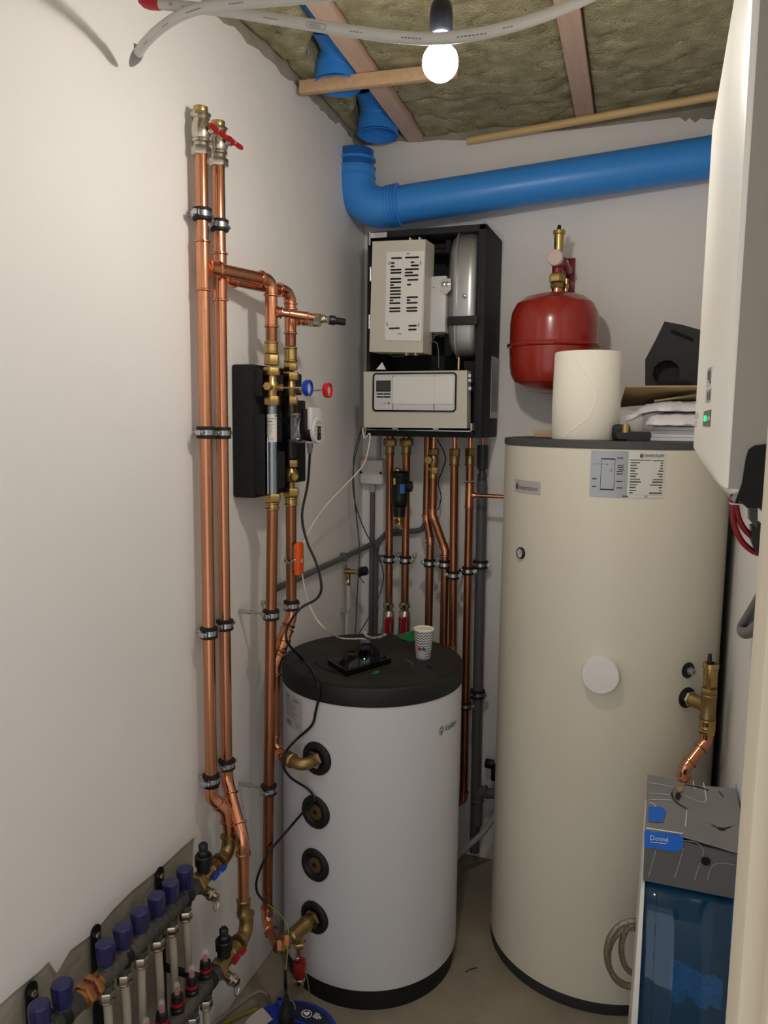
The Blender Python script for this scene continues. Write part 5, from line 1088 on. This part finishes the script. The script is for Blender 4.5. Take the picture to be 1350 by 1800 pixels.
# ================================================================== SOFTENER CABINET AND BOX
YS = 1.60; xs = B(1132, 1545, YS).x; zbx = B(1133, 1548, YS).z; ztx = B(1132, 1456, YS).z; ybk = YS*1.0
yb2 = H(1138, 1363, ztx).y
sc = thing('water_softener', 'white water softener cabinet with translucent blue front at lower right', 'appliance', (.1, 1.5, 0))
xe = XR-.012
PF = [(YS+.012, zbx-.004), (YS-.012, zbx-.014), (YS-.040, zbx-.036), (YS-.064, zbx-.066), (YS-.084, zbx-.105), (YS-.100, zbx-.16), (YS-.110, zbx-.24), (YS-.113, zbx-.36), (YS-.113, .012)]
def side(x0, x1, nm):
    ol_ = [(y-.004, z-.001) for y, z in PF]+[(YS-.117, 0), (yb2+.12, 0), (yb2+.12, zbx-.005)]; n_ = len(ol_)
    sk = lambda z: -.014*(1-z/zbx)
    vs_ = [(x0+sk(z), y, z) for y, z in ol_]+[(x1, y, z) for y, z in ol_]
    part(nm, MB().add(vs_, [tuple(reversed(range(n_))), tuple(range(n_, 2*n_))]+[(i, (i+1) % n_, n_+(i+1) % n_, n_+i) for i in range(n_)]), M_whp, sc)
side(xs-.005, xs+.002, 'left_side')
mb = MB(); mb.bx(xe-.010, xe, YS-.05, yb2+.12, 0, zbx-.13); mb.bx(xe-.010, xe, YS+.03, yb2+.12, 0, zbx-.006); part('right_side', mb, M_whp, sc)
mb = MB(); mb.bx(xs, xe, yb2+.11, yb2+.12, 0, zbx-.004); mb.bx(xs, xe, YS-.10, yb2+.12, 0, .03); mb.bx(xs, xe, YS+.03, yb2+.12, zbx-.02, zbx-.006); part('back_panel', mb, M_whp, sc)
n = 14; vs = []; fs = []; PS_ = [(p.x, p.y) for p in spline([V((y, z, 0)) for y, z in PF], 4)]
for e_ in (0, .004):
    for (y, z) in PS_:
        for i in range(n+1):
            u = i/n; bul = .012*(1-abs(2*u-1)**4); vs.append((xs+.0025+(xe-xs-.005)*u, y-bul+e_+.012, z-e_*.7))
k_ = len(PS_)*(n+1)
for j in range(len(PS_)-1):
    for i in range(n): q_ = j*(n+1)+i; fs.append((q_, q_+1, q_+n+2, q_+n+1)); fs.append((k_+q_+n+1, k_+q_+n+2, k_+q_+1, k_+q_))
rim = [i for i in range(n+1)]+[j*(n+1)+n for j in range(1, len(PS_))]+[(len(PS_)-1)*(n+1)+i for i in range(n-1, -1, -1)]+[j*(n+1) for j in range(len(PS_)-2, 0, -1)]
for i in range(len(rim)): p_, q_ = rim[i], rim[(i+1) % len(rim)]; fs.append((p_, k_+p_, k_+q_, q_))
part('blue_front', MB().add(vs, fs), mat('translucent_blue', (84, 160, 212), .03, trans=.92, ior=1.5), sc, sharp=60)
part('front_seam', MB().tube([(xs+.026, y+.0035, z) for y, z in PF[1:]], .0008, 6), mat('seam_navy', (6, 18, 46), .5), sc)
vs = []; fs = []; n = 14; a = B(1180, 1692, YS-.07); b = B(1268, 1782, YS-.07)
for j in range(n+1):
    for k in range(n+1):
        u, v = j/n, k/n; vs.append((a.x+(b.x-a.x)*u, YS-.06+.022*noise.fractal(V((u*4, v*4, 9)), 1, 2, 3), b.z+(a.z-b.z)*v-.02*u*v))
for j in range(n):
    for k in range(n): a_ = j*(n+1)+k; fs.append((a_, a_+n+1, a_+n+2, a_+1))
solo('bag_in_cabinet', MB().add(vs, fs), mat('glossy_white_bag', (236, 240, 244), .15), 'crumpled plastic bag behind the translucent blue cabinet front', 'bag', sharp=25)
ci = thing('grey_carton', 'grey printed cardboard carton with blue corners on the water softener', 'carton', ((xs+xe)/2, YS+.1, zbx))
x1 = B(1322, 1480, YS).x; x1 = min(x1, XR-.004); dz = .006
c0 = [(xs-.002, YS, zbx), (x1, YS, zbx), (x1, yb2, zbx), (xs-.002, yb2, zbx)]
bodym = MB(); bodym.add([(x, y, z) for x, y, z in c0]+[(xs-.003, YS+.001, ztx-.008), (x1, YS+.001, ztx-.022), (x1, yb2, ztx-.022), (xs-.003, yb2, ztx-.012)], [(3, 2, 1, 0), (0, 1, 5, 4), (1, 2, 6, 5), (2, 3, 7, 6), (3, 0, 4, 7), (4, 5, 6, 7)])
part('body', bodym, M_greycd, ci)
nx, ny = 18, 12; vs = []; fs = []
def ztop(u, v): return ztx+.004*math.sin(u*5+v*2)-.009*u*(1-v)-.006*math.exp(-((u-.72)**2+(v-.28)**2)*30)+.004*noise.noise(V((u*3, v*3, 1)))
for s in (0, 1):
    for j in range(ny+1):
        for i in range(nx+1):
            u, v = i/nx, j/ny; vs.append((xs-.003+(x1-xs+.003)*u, YS-.001+(yb2-YS)*v+(.002*noise.noise(V((u*6, 2, 0))) if j == 0 else 0), ztop(u, v)-(.0035 if s else 0)))
k = (nx+1)*(ny+1)
for j in range(ny):
    for i in range(nx):
        a_ = j*(nx+1)+i; fs.append((a_, a_+1, a_+nx+2, a_+nx+1)); fs.append((k+a_+nx+1, k+a_+nx+2, k+a_+1, k+a_))
rim = [i for i in range(nx+1)]+[j*(nx+1)+nx for j in range(1, ny+1)]+[ny*(nx+1)+i for i in range(nx-1, -1, -1)]+[j*(nx+1) for j in range(ny-1, 0, -1)]
for i in range(len(rim)): a_, b_ = rim[i], rim[(i+1) % len(rim)]; fs.append((a_, k+a_, k+b_, b_))
lid_ = part('lid', MB().add(vs, fs), M_greyc, ci)
def tpt(u, v, e=.001): return V((xs-.003+(x1-xs+.003)*u, YS-.001+(yb2-YS)*v, ztop(u, v)+e))
def inv_top(px, py): p = H(px, py, ztx); return ((p.x-xs)/(x1-xs), (p.y-YS)/(yb2-YS))
def strip(mb, pts, w_, f, e=.001):
    P = [V((a, b)) for a, b in pts]; n_ = len(P); L_, R__ = [], []
    for i in range(n_):
        d = (P[min(i+1, n_-1)]-P[max(i-1, 0)]); d = V((d.x*(x1-xs), d.y*.2)); d.normalize(); o = V((-d.y, d.x)); ww_ = w_[i] if isinstance(w_, list) else w_
        L_.append(f(P[i].x+o.x*ww_/(x1-xs), P[i].y+o.y*ww_/.2)); R__.append(f(P[i].x-o.x*ww_/(x1-xs), P[i].y-o.y*ww_/.2))
    mb.add(L_+R__, [(i, i+1, n_+i+1, n_+i) for i in range(n_-1)])
T6 = lambda x, y: inv_top(1120+x/6.75, 1350+y/6.75)
def sp2(l, n_=6): return [(p.x, p.y) for p in spline([V((a, b, 0)) for a, b in l], n_)]
mb = MB()
for l in ([(150, 208), (300, 214), (440, 220)], [(150, 322), (400, 334)], [(155, 395), (420, 402)], [(160, 428), (215, 450), (236, 500), (234, 600)], [(597, 505), (590, 610), (580, 690)], [(570, 312), (640, 335), (720, 368), (790, 380), (825, 350), (815, 255), (790, 160)], [(672, 140), (685, 200), (700, 226)]):
    strip(mb, sp2([T6(*q) for q in l]), .0009, lambda u, v: tpt(u, v, .0012))
part('line_print', mb, M_inkw, lid_)['kind'] = 'stuff'
def patch(pts, f, m, nm, par): q = [f(*p) for p in pts]; return part(nm, MB().add(q, [tuple(range(len(q)))]), m, par)
patch([T6(*q) for q in [(148, 478), (310, 484), (350, 520), (352, 570), (330, 600), (322, 660), (150, 650)]], lambda u, v: tpt(u, v, .0018), M_bluec, 'blue_patch', lid_)
patch([T6(*q) for q in [(1165, 222), (1290, 232), (1285, 420), (1215, 405), (1185, 330)]], lambda u, v: tpt(min(u, 1), v, .0018), M_bluec, 'blue_patch', lid_)
mb = MB()
for l, w_ in (([(455, 240), (425, 300), (440, 380), (500, 440), (580, 480), (660, 515)], [.0004, .0018, .0016, .0022, .0016, .0002]), ([(520, 195), (600, 182), (720, 200), (830, 235), (910, 270)], [.0003, .0014, .0022, .0014, .0002]), ([(840, 590), (920, 620), (1010, 650), (1090, 640), (1180, 625)], [.0002, .0014, .0042, .0014, .0003]), ([(975, 268), (1030, 330)], [.0012, .0010])):
    strip(mb, sp2([T6(*q) for q in l]), None or [w_[min(int(i*len(w_)/((len(l)-1)*6+1)), len(w_)-1)] for i in range((len(l)-1)*6+1)], lambda u, v: tpt(u, v, .0014))
part('tear', mb, mat('dark_tear', (30, 28, 26), .9), lid_)['kind'] = 'stuff'
patch([T6(*q) for q in [(470, 300), (515, 285), (535, 330), (500, 405), (462, 370)]], lambda u, v: tpt(u, v, .0024), mat('dark_tear', (30, 28, 26), .9), 'torn_hole', lid_)
patch([T6(*q) for q in [(470, 225), (545, 208), (555, 250), (512, 290), (480, 260)]], lambda u, v: tpt(u, v, .0026), M_card, 'torn_flap', lid_)
F6 = lambda x, y, e=.0012: B(1120+x/6.75, 1350+y/6.75, YS-e)
bl = [(85, 770), (100, 735), (545, 795), (548, 900), (530, 970), (470, 995), (85, 940)]
part('blue_patch', MB().add([F6(*q) for q in bl], [tuple(range(7))]), M_bluec, ci)
a = F6(150, 850, .002); mb = MB(); u = (F6(350, 872, .002)-a).normalized(); fn = plane_fn(a, u, Z_, -Y_, .0); text(mb, 'Donné', .0148, fn, 0, -.0005, .88); quad(mb, fn, .001, .033, -.0055, -.0042); part('lettering', mb, M_inkw, ci)
mb = MB()
def fstrip(l, w_=.0006):
    P = spline([F6(x, y, .0014) for x, y in l], 6); n_ = len(P); L_, R__ = [], []
    for i in range(n_):
        d = (P[min(i+1, n_-1)]-P[max(i-1, 0)]).normalized(); o = V((-d.z, 0, d.x)); L_.append(P[i]+o*w_); R__.append(P[i]-o*w_)
    mb.add(L_+R__, [(i, i+1, n_+i+1, n_+i) for i in range(n_-1)])
for l in ([(222, 975), (180, 1130), (135, 1285)], [(548, 950), (500, 1130), (440, 1310)], [(545, 860), (690, 880), (760, 930), (785, 990), (770, 1050)], [(745, 1130), (710, 1230), (680, 1330)], [(1200, 1160), (1040, 1130), (940, 1135), (875, 1190), (830, 1330)]): fstrip(l)
part('line_print', mb, mat('grey_line_ink', (168, 168, 166), .6), ci)['kind'] = 'stuff'
a = F6(815, 1106, .001); part('hand_hole', MB().lathe([(.0088, 0), (.0088, .0012), (0, .0012)], a, -Y_, 24), M_blkg, ci)
part('edge_tape', MB().tube([F6(105, 712, .001), F6(330, 745, .001), F6(540, 778, .001)], .0012, 6), M_inkw, ci)
patch([(1140, 1345), (1160, 1310), (1215, 1318), (1215, 1365)], lambda x, y: F6(x, y, .0016), M_bluec, 'blue_patch', ci)
# braided hose coil behind the cabinet
ho = thing('braided_hose', 'coiled braided steel hose beside the blue softener cabinet', 'hose', D(1085, 1735, 1.94))
for k_, (cx, cy, rx_, ry_, dd) in enumerate(((1112, 1676, 46, 57, 1.93), (1109, 1683, 40, 52, 1.95), (1118, 1668, 26, 44, 1.94))):
    P = [D(cx+rx_*math.cos(t), cy+ry_*math.sin(t), dd+.02*math.sin(t)) for t in [math.radians(60+240*i/18) for i in range(19)]]
    part('hose_loop', MB().tube(P, .0074, 12), M_braid, ho)
# ================================================================== ON THE BUFFER TANK LID
ZB = .9402
q = H(744, 1157, ZB)
cu = thing('paper_cup', 'paper cup with navy zigzag pattern on the black tank lid', 'cup', q)
mz = bpy.data.materials.new('zigzag_print'); mz.use_nodes = True; nt = mz.node_tree; N = nt.nodes; K = nt.links.new
tc = N.new('ShaderNodeTexCoord'); sx = N.new('ShaderNodeSeparateXYZ'); K(tc.outputs['Object'], sx.inputs[0])
def mth(op, a, b=None):
    n_ = N.new('ShaderNodeMath'); n_.operation = op
    for i, x in enumerate((a, b)):
        if x is None: continue
        if isinstance(x, (int, float)): n_.inputs[i].default_value = x
        else: K(x, n_.inputs[i])
    return n_.outputs[0]
an = mth('ARCTAN2', sx.outputs[1], sx.outputs[0]); zg = mth('PINGPONG', mth('MULTIPLY', mth('ADD', an, 3.2), 18/(2*PI)), .5)
st_ = mth('FRACT', mth('ADD', mth('MULTIPLY', sx.outputs[2], 125.0), mth('MULTIPLY', zg, 1.35))); ms = mth('GREATER_THAN', st_, .5)
mx = N.new('ShaderNodeMix'); mx.data_type = 'RGBA'; K(ms, mx.inputs[0]); mx.inputs[6].default_value = lin((232, 230, 226)); mx.inputs[7].default_value = lin((34, 34, 58)); K(mx.outputs[2], N['Principled BSDF'].inputs['Base Color']); N['Principled BSDF'].inputs['Roughness'].default_value = .5
hC = .092; rb_, rt_ = .0215, .0295
part('wall', MB().lathe([(rb_-.002, 0), (rb_, .001), (rt_, hC-.003)], q, Z_, 40), mz, cu)
part('lining', MB().lathe([(rt_-.001, hC-.002), (rt_-.004, hC*.5), (rb_-.003, .004), (0, .004)], q, Z_, 32), mat('cup_inside', (240, 228, 190), .6), cu)
part('rim', MB().lathe([(rt_-.0015, hC-.003), (rt_+.0012, hC-.003), (rt_+.0018, hC-.0005), (rt_, hC+.001), (rt_-.0018, hC-.0005), (rt_-.0015, hC-.003)], q, Z_, 40), mat('cup_rim', (242, 240, 234), .5), cu)
tow = math.atan2(-q.y, -q.x); f3_ = lambda u, v, e=.0008: V((q.x, q.y, q.z+v))+V((math.cos(tow-.25+u/.024), math.sin(tow-.25+u/.024), 0))*(rb_+(rt_-rb_)*v/hC+e)
for nm, x0, x1_, m_ in (('red_square', -.010, -.001, mat('cup_red', (168, 30, 44), .5)), ('blue_square', .001, .012, mat('cup_blue', (26, 96, 160), .5))):
    mb = MB(); quad(mb, f3_, x0, x1_, .030, .040, 3); part(nm, mb, m_, cu)
mb = MB(); quad(mb, f3_, -.010, .010, .010, .029, 4); part('grey_print', mb, M_labs, cu)
# flat black control screen lying on the lid
Bs = [H(574, 1168, ZB), H(607, 1191, ZB), H(690, 1166, ZB), H(646, 1137, ZB)]
c = sum(Bs, V((0, 0, 0)))/4; Bs = [c+(p-c)*.96 for p in Bs]
tb_ = thing('control_screen', 'flat glossy black control screen lying on the black lid', 'device', (c.x, c.y, ZB))
hts = [.014, .016, .016, .018]
mb = MB(); mb.add(Bs+[p+Z_*h for p, h in zip(Bs, hts)], [(3, 2, 1, 0), (4, 5, 6, 7), (0, 1, 5, 4), (1, 2, 6, 5), (2, 3, 7, 6), (3, 0, 4, 7)]); part('case', mb, M_blkg, tb_)
Tp = [p+Z_*(h+.0006) for p, h in zip(Bs, hts)]; ct = sum(Tp, V((0, 0, 0)))/4; In = [ct+(p-ct)*.86 for p in Tp]
part('glass', MB().add(In, [(0, 1, 2, 3)]), mat('screen_glass', (6, 8, 10), .03, spec=.8), tb_)
a = In[1]*.45+In[2]*.55+(In[3]-In[2])*.25+Z_*.0004; part('green_light', MB().ball(a, .0016, 10, 6), mat('green_light', (90, 255, 210), emit=3), tb_)
e = (Bs[3]+Bs[0])/2*.15+Bs[3]*.85; e.z = ZB+.02
part('socket', MB().box(e+V((.004, -.003, .004)), (.030, .014, .010), .002, Matrix.Rotation(.25, 3, 'Z')), M_grp, tb_)
# white power cable of that screen
P = [B(637, 752, 2.40), B(641, 770, 2.405), B(650, 762, 2.39), B(649, 780, 2.39), B(645, 800, 2.38), B(640, 815, 2.38), B(627, 832, 2.34), B(600, 860, 2.26), B(568, 895, 2.14), B(545, 930, 2.03), B(533, 958, 1.965), B(530, 985, 1.945), B(532, 1015, 1.945), B(541, 1055, 1.96), B(556, 1088, 1.98), B(575, 1108, 2.02), H(597, 1121, .957), H(620, 1123, .957), H(640, 1123, .96), H(649, 1129, .962), e+Z_*.008]
wc = thing('white_cable', 'white cable from the heating unit past the orange box to the screen', 'cable', P[10])
part('cable', MB().tube(spline(P, 6), .0022, 8), M_cabw, wc)
part('splice', MB().box(B(641, 811, 2.385), (.010, .008, .018), .002, Matrix.Rotation(.5, 3, 'Y')), mat('pale_copper_clip', (214, 150, 120), .4), wc)
# small leftovers on the lid
mb = MB(); g = [H(697, 1118, ZB+.001), H(712, 1112, ZB+.012), H(730, 1108, ZB+.016), H(734, 1124, ZB+.003), H(722, 1128, ZB+.001), H(708, 1124, ZB+.002), H(720, 1113, ZB+.024)]
mb.add(g, [(0, 5, 6), (0, 6, 1), (1, 6, 2), (2, 6, 3), (3, 6, 4), (4, 6, 5)]); solo('green_wrapper', mb, M_green, 'crumpled green plastic wrapper behind the paper cup', 'wrapper', sharp=10)
mb = MB(); g = [H(652, 1186, ZB+.001), H(660, 1180, ZB+.004), H(667, 1179, ZB+.002), H(665, 1184, ZB+.001)]; mb.add(g+[p+Z_*.0015 for p in g], [(0, 1, 2, 3), (7, 6, 5, 4), (0, 4, 5, 1), (1, 5, 6, 2), (2, 6, 7, 3), (3, 7, 4, 0)]); solo('green_scrap', mb, M_green, 'tiny green plastic scrap in front of the black screen', 'scrap')
P = [H(641, 1112, ZB+.006), H(644, 1117, ZB+.005), H(655, 1121, ZB+.005), H(667, 1120, ZB+.005), H(679, 1115, ZB+.005)]
S_ = spline(P, 22); mb = MB(); mb.tube([p+frame(S_[min(i+1, len(S_)-1)]-S_[max(i-1, 0)])[0]*.0036*math.cos(i*1.15)+frame(S_[min(i+1, len(S_)-1)]-S_[max(i-1, 0)])[1]*.0036*math.sin(i*1.15) for i, p in enumerate(S_)], .0011, 6)
solo('coiled_cord', mb, M_cabw, 'short coiled white cord at the back edge of the black lid', 'cord')
o = H(754, 1172, ZB+.0015); solo('rubber_ring', MB().tube([o+V((.0085*math.cos(t), .0085*math.sin(t), 0)) for t in [2*PI*i/24 for i in range(24)]], .0015, 8, closed=True), M_rub, 'small black rubber ring beside the paper cup', 'ring')
solo('wire_scrap', MB().tube(spline([H(712, 1160, ZB+.0016), H(720, 1163, ZB+.0016), H(726, 1169, ZB+.0016)], 6), .0013, 6), M_grp, 'short curved grey wire scrap left of the paper cup', 'scrap')
mb = MB(); mb.tube([H(527, 1195, ZB+.001), H(552, 1168, ZB+.012), H(557, 1163, ZB+.013)], .0013, 6); mb.tube([H(552, 1166, ZB+.012), H(575, 1178, ZB+.003), H(594, 1183, ZB+.001)], .0013, 6); mb.box(H(552, 1166, ZB+.012), (.005, .004, .004))
solo('cable_tie', mb, M_blk, 'thin black cable tie at the left side of the black lid', 'cable tie')
# ================================================================== PUMP CABLE AND FLOOR THINGS
tk = lambda x, y, e=.005: CY(x, y, bx_, by_, br_+e)
P = [gl-Z_*.026, B(541, 850, 1.93), B(531, 905, 1.91), B(539, 950, 1.90), B(556, 990, 1.89), B(565, 1030, 1.88), B(557, 1052, 1.88), B(530, 1068, 1.86), B(512, 1090, 1.82), B(503, 1112, 1.785), B(507, 1132, 1.80), H(530, 1157, ZB+.006), H(548, 1176, ZB+.006), H(558, 1197, ZB+.005), tk(561, 1220, .008), tk(555, 1250), tk(548, 1275), tk(522, 1299, .012), B(502, 1322, 1.80), B(497, 1343, 1.78), B(510, 1366, 1.80), tk(540, 1386, .012), tk(553, 1404, .016), tk(547, 1415, .018), tk(531, 1430, .016), B(505, 1460, 1.83), B(472, 1500, 1.755), B(453, 1540, 1.745), B(452, 1568, 1.745), B(469, 1589, 1.75)]
solo('pump_cable', MB().tube(spline(P, 6), .0036, 10), M_blk, 'black cable winding from the pump across the buffer tank to the floor', 'cable', P[15])
e0 = P[-1]
wr = thing('connector_wires', 'thin coloured wires with two orange connectors above the cable reel', 'wires', B(497, 1660, 1.72))
for k_, (q_, m_) in enumerate((([(469, 1589), (490, 1605), (505, 1625), (507, 1642)], mat('wire_yellow_green', (150, 160, 60), .5)), ([(468, 1590), (480, 1620), (488, 1650)], mat('wire_blue', (50, 70, 100), .5)), ([(468, 1590), (485, 1615), (493, 1650)], mat('wire_brown', (80, 56, 40), .5)))):
    part('wire', MB().tube(spline([B(x, y, 1.75-.028*i) for i, (x, y) in enumerate(q_)], 6), .0013, 6), m_, wr)
for k_, (q_, m_) in enumerate((([(506, 1662), (504, 1690), (502, 1706)], mat('wire_yellow_green', (150, 160, 60), .5)), ([(491, 1672), (497, 1692), (501, 1706)], mat('wire_blue', (50, 70, 100), .5)))):
    part('wire', MB().tube(spline([B(x, y, 1.655) for x, y in q_], 6), .0014, 6), m_, wr)
for (x, y) in ((491, 1662), (504, 1653)): part('connector', MB().box(B(x, y, 1.655), (.010, .007, .026), .001), mat('orange_clear', (226, 138, 100), .3), wr)
RZ = .105
pk = H(507, 1757, RZ); dv_ = V((pk.x, pk.y, 0)).normalized(); rc = pk-dv_*.128; rc.z = 0
rl = thing('cable_reel', 'blue plastic cable reel lying on the floor at the bottom edge', 'cable reel', rc)
R_ = .128
part('top_disc', MB().lathe([(.05, RZ-.012), (R_-.004, RZ-.012), (R_, RZ-.009), (R_, RZ-.003), (R_-.004, RZ), (R_-.02, RZ-.002), (.062, RZ-.001), (.058, RZ+.002), (.05, RZ+.002), (.05, RZ-.012)], rc, Z_, 56), M_reel, rl)
part('bottom_disc', MB().lathe([(.03, 0), (R_-.004, 0), (R_, .004), (R_, .01), (.03, .012)], rc, Z_, 48), M_reel, rl)
mb = MB()
for i in range(6): mb.tube([rc+V((( .088+.006*(i % 2))*math.cos(t), (.088+.006*(i % 2))*math.sin(t), .019+.0135*i)) for t in [2*PI*k_/36 for k_ in range(36)]], .0068, 8, closed=True)
wd = part('wound_cable', mb, M_blk, rl); wd['kind'] = 'stuff'
part('hub', MB().lathe([(.049, .012), (.049, RZ-.002), (.046, RZ+.004), (0, RZ+.004)], rc, Z_, 32), mat('reel_hub_black', (26, 26, 30), .5), rl)
a = H(492, 1768, RZ); part('winding_grip', MB().lathe([(.009, -.002), (.009, .018), (.0075, .020), (.005, .020), (.005, .006), (0, .006)], a, Z_, 18), M_reel, rl)
fnr = lambda u, v: rc+V((_r.x, _r.y, 0)).normalized()*u+V((dv_.x, dv_.y, 0))*v+Z_*(RZ+.0006)
ic = H(546, 1779, RZ); ux = (ic-rc).dot(V((_r.x, _r.y, 0)).normalized()); vx_ = (ic-rc).dot(dv_)
mb = MB(); a0 = math.atan2(vx_, ux); ids = [(rr_*math.cos(a0-.62+1.15*i/10), rr_*math.sin(a0-.62+1.15*i/10)) for rr_ in (.068, .122) for i in range(11)]
mb.add([fnr(*p) for p in ids], [(i, i+1, 12+i, 11+i) for i in range(10)]); part('dark_label', mb, mat('dark_label', (28, 34, 56), .4), rl)
fnr2 = lambda u, v: fnr(ux+u, vx_+v)+Z_*.0008
mb = MB(); ringmesh(mb, fnr2, .014, .014, .0022, 0, 0); hrt = [(0, -.008), (.008, 0), (.0085, .005), (.004, .0075), (0, .004), (-.004, .0075), (-.0085, .005), (-.008, 0)]; mb.add([fnr2(*p) for p in hrt], [tuple(range(8))])
rt = lambda u, v: fnr2(.019+u*.8+v*.5, -.004+v*.8-u*.55)
[quad(mb, rt, .0, x_, y_, y_+.003) for x_, y_ in ((.013, .008), (.022, .002), (.022, -.003), (.016, -.008))]; part('label_print', mb, M_inkw, rl)
ic2 = H(450, 1790, RZ); u2 = (ic2-rc).dot(V((_r.x, _r.y, 0)).normalized()); v2 = (ic2-rc).dot(dv_)
a0 = math.atan2(v2, u2); ids = [(rr_*math.cos(a0-.3+.6*i/6), rr_*math.sin(a0-.3+.6*i/6)) for rr_ in (.07, .12) for i in range(7)]
mb = MB().add([fnr(*p) for p in ids], [(i, i+1, 8+i, 7+i) for i in range(6)]); part('paper_label', mb, mat('paper_label', (186, 178, 172), .6), rl)
P = [H(372, 1803, .05), H(400, 1781, .055), H(438, 1752, .06), H(458, 1743, .06), H(470, 1750, .05), H(474, 1768, .012)]
part('frame_tube', MB().tube(spline(P, 6), .0068, 12), mat('grey_tube', (140, 136, 126), .4, .3), rl)
mb = MB(); cx = H(503, 1792, RZ+.004); top_ = B(501, 1702, 1.655)
pl2 = thing('black_plug', 'black plug pushed into the middle of the blue cable reel', 'plug', cx)
part('cable', MB().tube(spline([top_, B(502, 1730, 1.70), B(503, 1756, 1.68), cx+Z_*.055], 6), .0048, 10), M_blk, pl2)
part('plug_body', MB().lathe([(.020, 0), (.020, .018), (.017, .026), (.009, .048), (.0065, .066)], cx, Z_, 22), M_rub, pl2)
part('plug_ring', MB().tube([cx+V((.021*math.cos(t), .010+.006*math.sin(t), .026+.018*math.sin(t))) for t in [PI*i/14 for i in range(15)]], .0016, 6), M_grp, pl2)
solo('earth_wire', MB().tube(spline([q_ for q_ in (tk(536, 1705, .03), tk(541, 1725, .03), H(545, 1752, .02), H(552, 1765, .004))], 6), .0014, 6), mat('wire_yellow_green', (150, 160, 60), .5), 'thin yellow green wire beside the red drain cap', 'wire')
solo('yellow_cable', MB().tube(spline([H(392, 1800, .006), H(415, 1788, .007), H(440, 1778, .007), H(452, 1773, .007)], 6), .0045, 8), mat('yellow_green_cable', (150, 146, 40), .5), 'yellow and black cable on the floor left of the blue reel', 'cable')
solo('floor_scrap', MB().tube(spline([H(819, 1709, .002), H(827, 1704, .002), H(838, 1701, .002)], 5), .0014, 6), M_blk, 'short black wire scrap on the floor between the tanks', 'scrap')
# ================================================================== LOOSE WHITE PIPES UNDER THE CEILING
def loose(lab, pts, r, cap, capm, txt):
    P = spline([D(*q) for q in pts], 7); t = thing('white_plastic_pipe', lab, 'pipe', P[len(P)//2])
    part('pipe', MB().tube(P, r, 14), M_pex, t)
    d0 = (P[1]-P[0]).normalized()
    if cap == 'tape':
        mb = MB().tube([P[0]+d0*.022, P[0]+d0*.008, P[0]-d0*.006, P[0]-d0*.022, P[0]-d0*.034], [r*1.08, r*1.18, r*1.05, r*.7, r*.2], 10)
        mb.add([P[0]+d0*.03+Z_*r*1.1, P[0]+d0*.012+Z_*r*1.9+V((0, -.01, 0)), P[0]-d0*.008+Z_*r*1.1, P[0]+d0*.01+Z_*r*.8], [(0, 1, 2, 3)])
        part('tape', mb, capm, t, sharp=20)
    else:
        mb = MB().tube([P[0]+d0*.016, P[0]-d0*.004, P[0]-d0*.016, P[0]-d0*.026+Z_*.003], [r*1.12, r*1.16, r*.95, r*.55], 10); part('red_tape', mb, capm, t, sharp=20)
    mb = MB()
    for s, frac, sz in txt:
        i0 = int(frac*(len(P)-2)); c = P[i0]; tg = (P[i0+1]-P[i0]).normalized(); N_ = (CAM-c); N_ = (N_-tg*N_.dot(tg)).normalized(); W_ = N_.cross(tg)
        if s == '[]':
            def fo(u, v): return c+tg*u+N_*(r+.0004)*math.cos(v/r)+W_*(r+.0004)*math.sin(v/r)
            o_ = rrect(.036, .0085, .004, 4); i_ = rrect(.0345, .007, .0033, 4); n_ = len(o_)
            mb.add([fo(*p) for p in o_]+[fo(*p) for p in i_], [(i, (i+1) % n_, n_+(i+1) % n_, n_+i) for i in range(n_)]); text(mb, 'WAVIN', .0062, fo, -.0135, -.0022, 1.05)
        elif s.startswith('-'):
            for k_ in range(len(s)):
                def fo(u, v): return c+tg*u+N_*(r+.0004)*math.cos(v/r)+W_*(r+.0004)*math.sin(v/r)
                x = k_*.006; quad(mb, fo, x, x+.004, -.0009, .0007)
        else:
            def fo(u, v): return c+tg*u+N_*(r+.0004)*math.cos(v/r)+W_*(r+.0004)*math.sin(v/r)
            text(mb, s, sz, fo, 0, -.002)
    part('pipe_print', mb, M_inkg, t)['kind'] = 'stuff'
loose('white pipe with red taped end running across in front of the bulb', [(268, 6, 1.36), (300, 9, 1.35), (400, 20, 1.32), (480, 33, 1.29), (560, 46, 1.26), (640, 58, 1.24), (700, 65, 1.215), (760, 68, 1.20), (820, 63, 1.19), (880, 51, 1.19), (950, 30, 1.20), (1020, 2, 1.21), (1100, -36, 1.22)], .0092, 'cap', mat('red_tape', (176, 20, 38), .45), [('W', .085, .010), ('----', .12, 0), ('-----', .25, 0), ('[]', .345, 0), ('--------', .40, 0), ('------', .52, 0), ('--------', .66, 0), ('---', .76, 0)])
loose('white pipe with grey taped end curving down towards the left wall', [(238, 102, 1.50), (255, 76, 1.45), (282, 50, 1.39), (318, 27, 1.32), (360, 13, 1.26), (420, 5, 1.20), (490, -1, 1.16), (560, -8, 1.13), (640, -22, 1.10)], .0092, 'tape', M_tape, [('---', .15, 0), ('-----', .3, 0), ('---------', .45, 0), ('------', .62, 0)])
